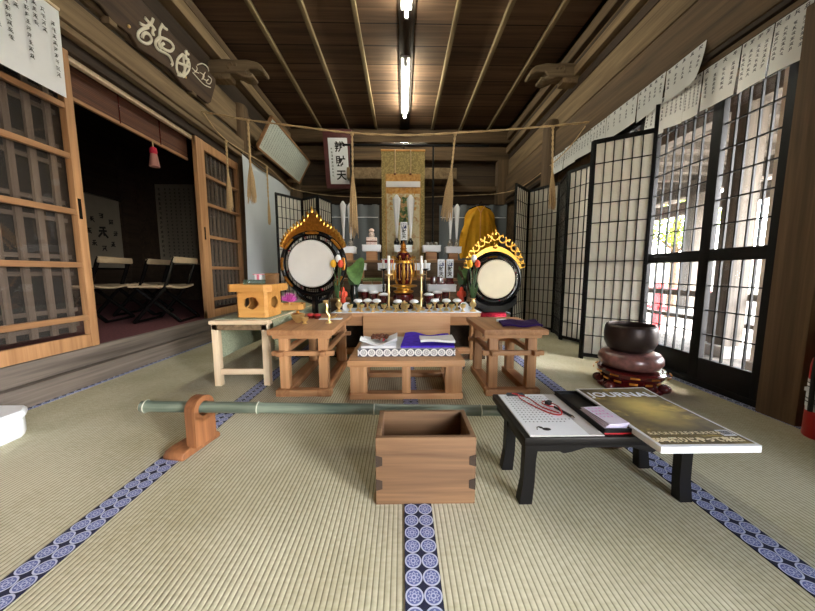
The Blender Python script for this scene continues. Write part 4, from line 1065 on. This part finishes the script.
for i, (x, w_) in enumerate(((.29, .05), (.352, .05))):
    o = thing('lacquer_box', ('left' if i == 0 else 'right')+' one of two small dark red boxes before the pair of tablets', 'box', (x, 2.895, .5845), 0, 'small dark red boxes')
    MB().box(-w_/2, w_/2, -.015, .015, 0, .06, .003).build('body', M['redlac'], o); MB().box(-w_/2-.001, w_/2+.001, -.016, .016, .06, .072, .003).build('lid', M['redlac'], o)
# sweets and packets
def sweets():
    o = thing('stacked_sweets', 'stack of wrapped pinkish sweets on the white tray left of the gold scroll', 'sweets', (-.345, 3.57, 1.0065))
    pk = plain('pale_pink_wrapper', (226,204,194), .5, 0, .3, sc=60); MB().box(-.06, .06, -.035, .035, 0, .085, .01).build('lower_packet', pk, o)
    MB().lathe([(0,.085),(.025,.085),(.032,.1),(.032,.13),(.02,.142),(.03,.152),(.03,.17),(.012,.183),(0,.183)], n=18).build('upper_packet', pk, o)
    MB().box(-.0605, .0605, -.0358, .0358, .03, .045).build('band', M['brown'], o)
sweets()
for i, (x, lb) in enumerate(((-.33, 'left'), (-.235, 'right'))):
    o = thing('brown_packet', lb+' one of two flat brown packets on the lowest white tray at the left', 'packet', (x, 2.94, .5845), 0, 'flat brown packets')
    MB().box(-.042, .042, -.04, .04, 0, .026, .006).build('packet', M['tier'], o); MB().box(-.043, .043, -.01, .01, -.0+.001, .0272, .002).build('band', M['beige'], o)
for i, (x, y) in enumerate(((.29,3.55),(.335,3.58),(.385,3.55))):
    tag(MB().lathe([(0,0),(.018,0),(.022,.012),(.02,.03),(.012,.036),(0,.036)], n=14).build('glass_cup', M['silverglass'], None, 50, (x, y, 1.0015)), ('left','middle','right')[i]+' one of three small dark glass cups on the tray right of the gold scroll', 'cup', 'small glass cups')
for i, (x, lb) in enumerate(((-.18, 'left'), (-.11, 'right'))):
    o = thing('small_packet', lb+' one of two small reddish packets on the middle-step tray left of the pagoda', 'packet', (x, 3.21, .7915), 0, 'small reddish packets')
    MB().box(-.03, .03, -.025, .025, 0, .035, .004).build('packet', M['redcloth'], o); MB().box(-.031, .031, -.026, .026, .035, .043, .002).build('lid', M['white'], o)

# golden pagoda
o = thing('golden_pagoda', 'gold and dark red pagoda shaped reliquary in the middle of the altar', 'reliquary', (.012, 2.62, .3903))
MB().lathe([(0,0),(.085,0),(.09,.012),(.07,.03),(.05,.045),(.075,.06),(.09,.085),(.088,.115),(.065,.135),(0,.135)], n=28).build('lotus_base', M['redlac'], o)
MB().lathe([(.068,.132),(.085,.14),(.085,.152),(.06,.16),(.062,.178),(.112,.186),(.118,.194),(.112,.20),(.055,.206),(0,.206)], n=28).build('gilt_platform', M['gold'], o)
b = MB().lathe([(.044,.206),(.056,.225),(.064,.27),(.065,.315),(.06,.36),(.056,.38),(0,.38)], n=28); b.build('body', M['redlac'], o)
b = MB()
for k_ in range(4):
    a = -PI/2+k_*PI/2; b.tube([((.052+.012*math.sin(PI*t/8))*math.cos(a), (.052+.012*math.sin(PI*t/8))*math.sin(a), .21+.168*t/8) for t in range(9)], [.010,.016,.010,.018,.020,.018,.010,.016,.010], 8)
b.build('gilt_ornament', M['gold'], o)
MB().lathe([(.055,.378),(.072,.385),(.072,.40),(.058,.406),(0,.406)], n=28).build('gilt_band', M['gold'], o)
MB().lathe([(.054,.405),(.066,.42),(.062,.445),(.044,.468),(0,.475)], n=28).build('roof', M['redlac'], o)
b = MB()
for k_ in range(10):
    a = k_*PI/5; b.sphere((.095*math.cos(a), .095*math.sin(a), .435), .008, 8, 6); b.tube([(.055*math.cos(a), .055*math.sin(a), .41), (.08*math.cos(a), .08*math.sin(a), .428), (.095*math.cos(a), .095*math.sin(a), .435), (.112*math.cos(a), .112*math.sin(a), .36), (.105*math.cos(a), .105*math.sin(a), .26)], .0035, 5); b.sphere((.105*math.cos(a), .105*math.sin(a), .25), .008, 8, 6)
b.build('hanging_chains', M['gold'], o)
MB().lathe([(.03,.465),(.034,.48),(.022,.495),(.03,.505),(.02,.52),(.026,.528),(.012,.545),(.004,.565),(0,.57)], n=18).build('finial', M['darkgold'], o)

# candlesticks
def candlestick(label, x, y, h, ch, mat, r, group):
    o = thing('candlestick', label, 'candlestick', (x, y, AZ), 0, group)
    MB().lathe([(0,0),(.032,0),(.034,.008),(.015,.02),(.009,.035),(.008,h*.45),(.012,h*.5),(.008,h*.55),(.007,h-.02),(.02,h-.012),(r,h-.004),(r,h),(.004,h),(0,h)], n=20).build('stick', mat, o)
    cd = MB().lathe([(0,h),(.0115,h),(.0115,h+ch-.004),(.006,h+ch),(0,h+ch)], n=14).build('candle', M['wax'], o)
    MB().cyl((0,0,h+ch-.002), (0,.001,h+ch+.01), .0012, n=5).build('wick', M['ink'], cd)
candlestick('tall brass candlestick with a white candle left of the golden pagoda', -.108, 2.50, .295, .145, M['brass'], .036, 'tall brass candlesticks')
candlestick('tall brass candlestick with a white candle right of the golden pagoda', .155, 2.50, .295, .145, M['brass'], .036, 'tall brass candlesticks')
candlestick('black candlestick with a short candle, behind the left brass candlestick', -.165, 2.74, .34, .075, M['lacquer'], .034, 'black candlesticks')
candlestick('black candlestick with a short candle, behind the right brass candlestick', .205, 2.74, .34, .075, M['lacquer'], .034, 'black candlesticks')

# dark red footed bowls with white plates
pos = [(-.245,2.655,.125),(-.155,2.60,.11),(-.33,2.73,.135),(.225,2.60,.11),(.305,2.655,.125),(.385,2.73,.135)]
nm = ['second dark red footed dish with white paper top left of the pagoda','dark red footed dish with white paper top nearest the pagoda on its left','outermost dark red footed dish with white paper top left of the pagoda','dark red footed dish with white paper top nearest the pagoda on its right','second dark red footed dish with white paper top right of the pagoda','outermost dark red footed dish with white paper top right of the pagoda']
for (x, y, h), lb in zip(pos, nm):
    o = thing('footed_dish', lb, 'footed dish', (x, y, AZ), 0, 'dark red footed dishes')
    MB().lathe([(0,0),(.03,0),(.028,.012),(.02,h*.3),(.022,h*.45),(.033,h*.65),(.035,h),(0,h)], n=18).build('stand', M['redlac'], o)
    MB().lathe([(0,h),(.02,h),(.042,h+.006),(.043,h+.011),(.034,h+.02),(.016,h+.026),(0,h+.027)], n=20).build('plate', M['white'], o)
# brass cups along the front edge
n = 11
for i in range(n):
    x = AX-.44+.88*i/(n-1)
    o = thing('brass_cup', ('leftmost' if i == 0 else 'rightmost' if i == n-1 else (ordn+['ninth','tenth'])[i]+' from the left,')+' small footed brass cup along the altar front edge', 'cup', (x, 2.385+.004*(i % 2), AZ), 0, 'small brass cups along the altar edge')
    MB().lathe([(0,0),(.017,0),(.017,.004),(.006,.012),(.006,.028),(.018,.034),(.0225,.05),(.024,.06),(.0215,.06),(.016,.038),(0,.036)], n=16).build('cup', M['brass'], o)
    b = MB(); r = random.Random(i)
    for k_ in range(9): a = r.uniform(0, 6.28); d_ = .012*math.sqrt(r.random()); b.sphere((d_*math.cos(a), d_*math.sin(a), .055+.006*r.random()), .007, 6, 4)
    b.build('filling', M['leaf'], o)
# second row: white paper plates on brass feet
xs = [-.375,-.30,-.225,-.055,.075,.245,.335,.425]
for i, x in enumerate(xs):
    z = .062 if i in (3, 4) else .068
    o = thing('plate_stand', (ordn[i] if i < 7 else 'last')+' from the left of the white plates behind the row of brass cups', 'plate', (AX*.6+x, 2.462+.02*(i % 2 if i not in (3,4) else 0), AZ), 0, 'white plates on brass feet')
    MB().lathe([(0,0),(.022,0),(.02,.006),(.007,.02),(.007,z-.02),(.02,z),(0,z)], n=16).build('foot', M['brass'], o)
    MB().lathe([(0,z),(.02,z),(.035,z+.006),(.036,z+.012),(.03,z+.022),(.016,z+.028),(0,z+.03)], n=22).build('plate', M['white'], o)
# incense burner in the middle
o = thing('incense_burner', 'small brass incense burner in the middle of the front row on the altar', 'incense burner', (.018, 2.43, AZ))
MB().lathe([(0,.014),(.02,.016),(.03,.03),(.032,.045),(.026,.056),(.030,.06),(.0,.06)], n=20).build('bowl', M['brass'], o)
for k_ in range(3): a = k_*2.1+.5; MB().tube([(.02*math.cos(a), .02*math.sin(a), .022), (.028*math.cos(a), .028*math.sin(a), .01), (.024*math.cos(a), .024*math.sin(a), .0)], .005, 6).build('leg', M['brass'], o)
MB().lathe([(.028,.06),(.022,.07),(.008,.077),(.008,.083),(0,.086)], n=16).build('lid', M['brass'], o)
# upright octagonal white dishes
for x, lb in ((-.455, 'left'), (.472, 'right')):
    o = thing('octagonal_dish', 'white octagonal dish standing upright near the '+lb+' end of the altar', 'dish', (x+.02, 2.43, AZ), 0, 'upright white dishes')
    MB(Matrix.Translation((0,0,.036)) @ Matrix.Rotation(R(76), 4, 'X') @ Matrix.Rotation(PI/8, 4, 'Z')).lathe([(0,0),(.03,0),(.038,.006),(.038,.009),(.028,.005),(0,.004)], n=8).build('dish', M['white'], o)
    MB().box(-.014, .014, .008, .03, 0, .012, .002).build('rest', M['brass'], o)
# tulip vases at both ends
def tulips(label, x, y, sx):
    o = thing('tulip_vase', label, 'flower vase', (x, y, AZ), 0, 'brass vases of artificial tulips')
    MB().lathe([(0,0),(.026,0),(.026,.006),(.010,.018),(.010,.03),(.024,.045),(.027,.06),(.014,.08),(.013,.095),(.022,.105),(.018,.106),(.009,.09),(0,.085)], n=20).build('vase', M['brass'], o)
    for dx_, dy_, z_, mt in ((-.03,-.005,.345,M['yellow']),(.002,.012,.385,M['white']),(.022,-.012,.345,M['orange'])):
        q_ = V((dx_*1.1, dy_, z_))
        sm = MB().tube([(0,0,.085), (dx_*.3, dy_*.3, .2), q_], .0035, 6).build('stem', M['stem'], o)
        b = MB()
        b.lathe([(0,-.004),(.016,.004),(.023,.022),(.021,.04),(.010,.058),(.004,.058),(.006,.04),(0,.03)], tuple(q_), 12)
        b.build('blossom', mt, sm)
    b = MB()
    for a in (.5, 2.4, 4.2): b.surf(lambda u, v: (math.cos(a)*(.01+.035*v)+(-math.sin(a))*(u-.5)*.024*math.sin(PI*min(1, v*.95+.05)), math.sin(a)*(.01+.03*v)+math.cos(a)*(u-.5)*.024*math.sin(PI*min(1, v*.95+.05)), .09+.15*v), 3, 8, .001)
    b.build('leaves', M['stem'], o)
tulips('brass vase of yellow, white and orange tulips at the left end of the altar', -.498, 2.415, 1)
tulips('brass vase of yellow, white and orange tulips at the right end of the altar', .560, 2.41, 1)
# red paper lotus buds outside the tulips
def redlotus(label, x, y):
    o = thing('red_ornament', label, 'ornament', (x, y, AZ), 0, 'red lotus ornaments')
    MB().lathe([(0,0),(.03,0),(.03,.01),(.01,.02),(.008,.06),(0,.06)], n=14).build('foot', M['redlac'], o)
    MB().lathe([(0,.05),(.016,.055),(.024,.07),(.02,.10),(.024,.12),(.016,.14),(.02,.155),(.012,.18),(0,.19)], n=12).build('bud', M['orange'], o)
    b = MB()
    for k_ in range(8): a = k_*PI/4; b.sphere((.026*math.cos(a), .026*math.sin(a), .125), (.014,.014,.026), 8, 6)
    b.build('petals', M['orange'], o)
redlotus('red lotus shaped ornament between the left drum and the tulips', -.495, 2.58)
redlotus('red lotus shaped ornament behind the right tulips beside the smaller drum', .50, 2.58)
# green leaf in a dark vase
def leafvase(label, x, y, s):
    o = thing('lotus_leaf_vase', label, 'vase', (x, y, AZ), 0)
    MB().lathe([(0,0),(.035,0),(.036,.01),(.022,.03),(.034,.08),(.04,.13),(.03,.18),(.034,.2),(.028,.2),(.02,.15),(0,.1)], n=20).build('vase', M['ceramic'], o)
    def lf(u, v):
        a = 2*PI*u; rr = s*v*(1+.08*math.sin(3*a)); z = .30+.05*v*v*math.sin(2*a+.5)+.03*v
        return (rr*math.cos(a)*1.05, -.02+rr*math.sin(a)*.25, z+rr*math.sin(a)*.95)
    MB().surf(lf, 28, 6, .002, True).build('leaf', M['leaf'], o)
    MB().tube([(0,0,.12),(.0,.005,.22),(0,-.01,.30)], .006, 8).build('stalk', M['stem'], o)
    b = MB()
    for a, l in ((-.6,.22),(.7,.2),(2.6,.2)): b.surf(lambda u, v: (math.sin(a)*.09*v+(u-.5)*.05*math.sin(PI*(v*.9+.08)), .02*v, .14+l*v*.75), 3, 8, .0015)
    b.build('side_leaves', M['stem'], o)
leafvase('dark green vase with a large round green leaf beside the left tulips', -.42, 2.70, .088)
leafvase('dark green vase with a smaller leaf behind the right tulips', .545, 2.72, .05)

# -------------------------------------------------- brass tools on the left table
o = thing('brass_bowl', 'small brass incense bowl at the front left of the left cedar table', 'bowl', (-.655, 1.93, .3852))
MB().lathe([(0,0),(.02,0),(.02,.006),(.03,.018),(.04,.04),(.044,.054),(.041,.054),(.03,.03),(0,.02)], n=24).build('bowl', M['brass'], o)
MB().lathe([(.041,.050),(.03,.058),(.01,.062),(.008,.072),(0,.075)], n=20).build('lid', M['darkgold'], o)
o = thing('brass_cup', 'small brass cup beside the incense bowl on the left cedar table', 'cup', (-.595, 1.87, .3852))
MB().lathe([(0,0),(.016,0),(.008,.01),(.02,.022),(.024,.04),(.021,.04),(.014,.022),(0,.018)], n=18).build('cup', M['brass'], o); MB().lathe([(0,.03),(.018,.032),(.01,.037),(0,.038)], n=12).build('filling', M['brown'], o)
for i, (x, y) in enumerate(((-.625,2.10),(-.575,2.08))):
    o = thing('red_box', ('left' if i == 0 else 'right')+' one of two small red lacquer boxes on the left cedar table', 'box', (x, y, .3852), 0, 'small red boxes')
    MB().lathe([(0,0),(.02,0),(.023,.005),(.023,.02),(0,.02)], n=18).build('body', M['redlac'], o); MB().lathe([(.024,.02),(.024,.028),(.015,.034),(0,.035)], n=18).build('lid', M['red'], o)
o = tag(MB().box(-.075, .075, -.03, .03, 0, .004, .001).build('paper_strip', M['white'], None, 40, (-.48, 2.06, .3852)), 'white paper strip lying on the left cedar table', 'paper')
o = thing('brass_incense_holder', 'branching brass stand with a side arm at the right of the left cedar table', 'incense holder', (-.455, 1.90, .3852))
MB().lathe([(0,0),(.022,0),(.02,.006),(.008,.014),(.006,.03),(0,.03)], n=16).build('base', M['brass'], o)
MB().tube(smooth([(0,0,.02),(.004,0,.045),(-.012,0,.07),(-.008,0,.10),(-.016,0,.13)], 4), [.007]*16+[.009], 8).build('stem', M['brass'], o)
MB().tube(smooth([(.0,0,.035),(.03,0,.035),(.05,0,.05)], 4), .006, 8).build('arm', M['brass'], o)
MB().lathe([(0,.12),(.014,.125),(.018,.14),(.012,.142),(0,.135)], (-.016,0,0), 14).build('cup', M['brass'], o)
# on the right table
tag(MB().surf(lambda u, v: (-.115+.23*u+.04*(v-.5), -.10+.2*v, .004+.009*(.5+.5*math.sin(9*u+5*v))), 16, 12, .009).build('dark_purple_cloth', M['darkpurple'], None, 60, (.70, 1.80, .3945)), 'dark purple folded cloth lying on the right cedar table', 'cloth')
tag(MB().box(-.03, .03, -.016, .016, 0, .018, .002).build('white_box', M['white'], None, 40, (.632, 1.925, .3852)), 'small white box at the left edge of the dark purple cloth', 'box')
# rolled dark cloth under the altar
o = thing('rolled_cloth', 'rolled dark patterned cloth lying on the floor below the right end of the altar', 'rolled cloth', (.398, 2.22, .051), 0)
rc = plain('dark_patterned_cloth', (88,84,84), .85, 0, .6, .1, sc=70)
MB(Matrix.Rotation(PI/2, 4, 'X')).lathe([(0,-.12),(.042,-.12),(.048,-.11),(.05,.11),(.042,.12),(0,.12)], n=20).build('roll', rc, o)
b = MB(); b.tube([(.04*(.2+.8*t/20)*math.cos(t*.9), -.122, .04*(.2+.8*t/20)*math.sin(t*.9)) for t in range(21)], .004, 5); b.build('rolled_end', M['greycloth'], o)

# -------------------------------------------------- drums
def drum(name, label, loc, Ro, wid, rs, skinm, crownf, inner):
    o = thing(name, label, 'drum', loc)
    face = Matrix.Rotation(PI/2, 4, 'X')     # local z -> -y
    b = MB(face).lathe([(Ro-wid/2+wid/2*math.cos(k*PI/6), -.022*math.sin(k*PI/6)) for k in range(13)], n=56, cap=False); b.build('outer_ring', M['lacquer'], o)
    MB(face).lathe([(rs-.004,-.07),(rs+.012,-.05),(rs+.016,0),(rs+.012,.05),(rs-.004,.07)], n=48, cap=False).build('shell', M['lacquer'], o)
    MB(face).lathe([(0,.068),(rs-.002,.068),(rs+.002,.064),(rs,.06),(0,.06)], n=48).build('skin', skinm, o)
    MB(face).lathe([(0,-.068),(rs,-.068),(rs,-.06),(0,-.06)], n=48).build('back_skin', skinm, o)
    for rr in inner: MB(face).tube([(rr*math.cos(a), rr*math.sin(a), .012) for a in [k*2*PI/56 for k in range(56)]], .0045, 6, True).build('hoop', M['chrome'] if len(inner) > 1 else M['lacquer'], o)
    c = MB()
    for k_ in range(8):
        a = k_*PI/4+.2; c.tube([(rs*math.cos(a), 0, rs*math.sin(a)), ((Ro-wid)*math.cos(a+.1), 0, (Ro-wid)*math.sin(a+.1))], .004, 6)
    c.build('cords', M['redcloth'], o)
    return o
# large drum, left
LD = (-.712, 2.52, .764); Ro = .268
o = drum('large_drum', 'larger round drum with white skin and golden flame crown at the left of the altar', LD, Ro, .042, .183, M['skin'], None, [.200])
b = MB(); n = 40
pts_o = []; a0, a1 = R(28), R(152)
poly = []
for i in range(n+1):
    a = a1+(a0-a1)*i/n; t = 1-abs(2*i/n-1); poly.append(((Ro-.004)*math.cos(a), (Ro-.004)*math.sin(a)))
top = []
for i in range(n+1):
    a = a0+(a1-a0)*i/n; t = 1-abs(2*i/n-1); h = .03+.045*t+.07*max(0, (t-.72)/.28)**1.3; top.append(((Ro+h)*math.cos(a), (Ro+h)*math.sin(a)))
b.prism(poly+top, .03, Matrix.Translation((0,.015,0)) @ Matrix.Rotation(PI/2, 4, 'X'))
b.build('crown', M['darkgold'], o)
b = MB()
for i in range(23):
    f = i/22; a = R(30)+R(120)*f; t = 1-abs(2*f-1); h = .03+.045*t+.07*max(0, (t-.72)/.28)**1.3; L_ = .036+.02*t
    p0 = V(((Ro+h-.015)*math.cos(a), -.008, (Ro+h-.015)*math.sin(a))); up = V((math.cos(a)*.35, 0, 1)).normalized()
    b.tube([p0, p0+up*L_*.35+V((.004,0,0)), p0+up*L_*.7-V((.003,0,0)), p0+up*L_], [.010,.013,.009,.001], 8)
b.build('flames', M['gold'], o)
b = MB()
for a in (R(90), R(140), R(40), R(180), R(0), R(215), R(325)):
    for q_ in range(-5, 6): aa = a+q_*.035; b.sphere(((Ro-.022)*math.cos(aa), -.026, (Ro-.022)*math.sin(aa)), (.012,.005,.008+.006*math.cos(q_*.3)), 8, 6)
b.build('gilt_decoration', M['darkgold'], o)
MB().box(-.022, .022, -.018, .018, -.764, -Ro+.02, .003).build('stand_post', M['lacquer'], o)
MB().tube(smooth([(-.15,0,-.19),(-.10,0,-.27),(0,0,-.31),(.10,0,-.27),(.15,0,-.19)], 5), .018, 8).build('cradle', M['lacquer'], o)
MB().box(-.17, .17, -.03, .03, -.764, -.73, .004).box(-.03, .03, -.12, .12, -.764, -.73, .004).build('foot', M['lacquer'], o)
# smaller drum, right
RD = (.752, 2.52, .642); Ro = .227
o = drum('small_drum', 'smaller round drum with cream skin and bright gold scroll crown behind the right cedar table', RD, Ro, .036, .153, M['skin2'], None, [.172, .19])
b = MB(); n = 40; a0, a1 = R(22), R(158)
poly = [((Ro-.004)*math.cos(a1+(a0-a1)*i/n), (Ro-.004)*math.sin(a1+(a0-a1)*i/n)) for i in range(n+1)]
top = [((Ro+.012+.03*(1-abs(2*i/n-1))**1.3)*math.cos(a0+(a1-a0)*i/n), (Ro+.012+.03*(1-abs(2*i/n-1))**1.3)*math.sin(a0+(a1-a0)*i/n)) for i in range(n+1)]
b.prism(poly+top, .02, Matrix.Translation((0,.01,0)) @ Matrix.Rotation(PI/2, 4, 'X')); b.build('crown', M['gold'], o)
b = MB()
for i in range(13):
    f = i/12; a = R(26)+R(128)*f; t = 1-abs(2*f-1); h = .03+.088*t**1.25; sgn = 1 if f < .5 else -1
    c = V(((Ro+h)*math.cos(a), -.004, (Ro+h)*math.sin(a))); rr = .019+.012*t
    b.tube([c+V((rr*math.cos(a+sgn*k_*.62), 0, rr*math.sin(a+sgn*k_*.62))) for k_ in range(10)], .007, 6)
    b.tube([c+V((0,0,.01)), c+V((0,0,.034+.012*t+.012*(i == 6)))], [.009,.002], 8)
c = V((0, -.014, Ro+.04)); b.sphere(c, (.022,.01,.024), 12, 8)
b.build('scrollwork', M['gold'], o)
b = MB().prism([(1.22*x, 1.22*y) for x, y in [(-.15,-.105),(-.11,-.146),(-.05,-.172),(.05,-.172),(.11,-.146),(.15,-.105),(.145,-.165),(.10,-.20),(.07,-.222),(-.07,-.222),(-.10,-.20),(-.145,-.165)]], .10, Matrix.Translation((0,.05,0)) @ Matrix.Rotation(PI/2, 4, 'X'), .006)
b.build('stand', M['lacquer'], o)
st = thing('drum_stool', 'low dark stool under the smaller drum, behind the right cedar table', 'stool', (.752, 2.52, 0))
MB().box(-.12, .12, -.11, .11, .29, .312, .004).build('stool_top', M['old_x'], st)
for x in (-.1, .1):
    for y in (-.09, .09): MB().box(x-.015, x+.015, y-.015, y+.015, 0, .29).build('leg', M['old_x'], st)
tag(MB().lathe([(0,0),(.092,0),(.108,.014),(.108,.04),(.095,.056),(0,.056)], n=32).build('red_cushion', M['redcloth'], None, 60, (.752, 2.52, .3125)), 'round red brocade cushion under the smaller drum', 'cushion')

# -------------------------------------------------- gold hanging scroll, its rods, curtains and robe
o = thing('hanging_scroll', 'tall gold brocade hanging scroll with a small picture at the back of the altar', 'scroll', (.015, 3.93, 0))
MB().box(-.265, .265, 0, .006, .55, 2.17).build('backing', M['brocade'], o)
MB().box(-.215, .215, -.004, 0, .6, 1.895).build('mounting', M['silk'], o)
MB().box(-.205, .205, -.007, -.004, .62, 1.66).build('picture', M['picture'], o)
MB().box(-.075, .075, -.009, -.007, 1.28, 1.62).build('deity_picture', M['deity'], o)
MB().box(-.21, .21, -.02, -.006, 1.735, 1.805, .004).build('paper_band', M['white'], o)
MB().cyl((-.27,.003,2.17), (.27,.003,2.17), .012).build('top_rod', M['hinoki'], o)
for x in (-.10, .09):
    MB().tube([(x,-.012,2.17),(x+.003,-.014,2.05),(x,-.012,1.90)], .008, 8).build('hanging_cord', M['rope'], o)
    MB().sphere((x,-.014,1.89), (.016,.008,.012), 8, 6).build('cord_knot', M['brown'], o)
b = MB(); r = random.Random(4); m = frame_m((0,-.0082,0), (1,0,0), (0,0,1))
for x, n_ in ((-.15,3),(-.05,1),(.05,1),(.15,3)): column(b, m, x, 1.69-.03*(n_ > 1), n_+1, .045, .06, r)
b.build('decoration', M['darkgold'], o)
o = thing('backdrop_frame', 'thin black pipe frame with a cross bar above the gold hanging scroll', 'frame', (0, 3.99, 0))
MB().cyl((-.72,0,2.255), (1.08,0,2.255), .012).build('cross_bar', M['steel'], o)
MB().cyl((.39,0,.0), (.39,0,2.255), .012).build('pole', M['steel'], o); MB().cyl((-.63,0,.0), (-.63,0,2.255), .012).build('pole', M['steel'], o)
MB().cyl((.015,0,2.255), (.015,-.02,2.18), .008).cyl((-.25,0,2.28), (.3,0,2.28), .006).build('bracket', M['chrome'], o)
MB().lathe([(0,0),(.10,0),(.10,.012),(0,.014)], (.39,0,0), 24).build('foot', M['steel'], o); MB().lathe([(0,0),(.10,0),(.10,.012),(0,.014)], (-.63,0,0), 24).build('foot', M['steel'], o)
def curtain(label, x0, x1, y, zt):
    o = thing('vinyl_curtain', label, 'curtain', (x0, y, 0), 0, 'grey translucent curtains')
    MB().surf(lambda u, v: ((x1-x0)*u, .02*math.sin(28*u*(x1-x0)), .03+(zt-.03)*v), 40, 4, .0015).build('sheet', M['vinyl'], o)
    MB().cyl((-.02,0,zt), (x1-x0+.02,0,zt), .009).build('rod', M['steel'], o)
    MB().cyl((.02,-.025,zt-.20), (x1-x0-.02,-.025,zt-.20), .006).build('white_bar', M['plastic'], o)
curtain('grey translucent sheet hanging at the back left of the gold scroll', -1.27, -.36, 5.0, 1.755)
curtain('grey translucent sheet hanging at the back right, behind the yellow robe', .59, 1.66, 5.0, 1.755)
o = thing('yellow_robe', 'golden yellow robe hanging at the back right above the smaller drum', 'robe', (1.20, 4.86, 0))
def robe(u, v):
    a = 2*PI*u; s = 1-v; hw = .225+.07*(.8-v)
    if v > .8: hw = .18*math.sqrt(max(0, 1-((v-.8)/.2)**1.5))+.045
    f = .014*math.sin(13*a+1.5*v)*(1-.4*v)
    return ((hw+f)*math.cos(a), (.055+f*.6)*math.sin(a), .92+.78*v)
MB().surf(robe, 64, 16, 0, True).build('body', M['robe'], o)
for s in (-1, 1):
    MB().surf(lambda u, v: (s*(.13+.15*v+.03*math.sin(PI*2*u)), -.035+.045*math.sin(2*PI*u), 1.60-.28*v**1.3-.42*v*(.5-.5*math.cos(2*PI*u))), 24, 8, 0, True).build('sleeve', M['robe'], o)
MB().tube([(-.06,-.045,1.70),(0,-.062,1.60),(.0,-.064,.95)], .008, 6).tube([(.06,-.045,1.70),(0,-.062,1.60)], .008, 6).build('collar', M['hinoki'], o)
MB().tube(smooth([(-.17,0,1.66),(0,0,1.715),(.17,0,1.66)], 5), .008, 8).tube(smooth([(0,0,1.715),(.0,0,1.755),(.02,-.0,1.775),(.03,.02,1.76)], 4), .004, 6).build('hanger', M['lacquer'], o)

# ================================================================== LIGHT AND CAMERA
sc = bpy.context.scene
wd = bpy.data.worlds.new('World'); sc.world = wd; wd.use_nodes = True
nt = wd.node_tree; nt.nodes.clear()
sky = nt.nodes.new('ShaderNodeTexSky'); sky.sky_type = 'NISHITA'; sky.sun_disc = False; sky.sun_elevation = R(48); sky.sun_rotation = R(120); sky.air_density = 1.0; sky.dust_density = 3.0; sky.ozone_density = .6
hsv = nt.nodes.new('ShaderNodeHueSaturation'); hsv.inputs['Saturation'].default_value = .55
bg = nt.nodes.new('ShaderNodeBackground'); bg.inputs[1].default_value = 9
out = nt.nodes.new('ShaderNodeOutputWorld')
nt.links.new(sky.outputs[0], hsv.inputs['Color']); nt.links.new(hsv.outputs[0], bg.inputs[0]); nt.links.new(bg.outputs[0], out.inputs[0])
sun = bpy.data.lights.new('sun', 'SUN'); sun.energy = 12; sun.angle = R(1); sun.color = (1, .97, .93)
so = bpy.data.objects.new('sun', sun); col.objects.link(so); so.rotation_euler = Euler((R(40), 0, R(70)))
def portal(loc, rot, sx, sy):
    l = bpy.data.lights.new('portal', 'AREA'); l.shape = 'RECTANGLE'; l.size = sx; l.size_y = sy; l.energy = 1; l.cycles.is_portal = True
    q = bpy.data.objects.new('portal', l); col.objects.link(q); q.location = loc; q.rotation_euler = rot
portal((1.9, -.9, .9), Euler((0, R(90), 0)), 1.86, 1.2)
portal((1.5, -2.04, 1.0), Euler((R(90), 0, 0)), .5, 2.0)
portal((1.93, 2.2, 1.0), Euler((0, R(90), 0)), 1.75, 1.6)

cam = bpy.data.cameras.new('camera'); co = bpy.data.objects.new('camera', cam); col.objects.link(co)
cam.sensor_fit = 'HORIZONTAL'; cam.sensor_width = 36; cam.lens = 36*308/815; cam.clip_start = .02; cam.clip_end = 200
co.location = (0, 0, .70); co.rotation_euler = Euler((R(90)-math.atan(33.5/308), 0, R(-1.0)))
sc.camera = co
sc.cycles.caustics_reflective = False; sc.cycles.caustics_refractive = False
sc.view_settings.view_transform = 'Standard'; sc.view_settings.look = 'None'; sc.view_settings.gamma = 1; sc.view_settings.use_curve_mapping = False
sc.view_settings.exposure = -.1
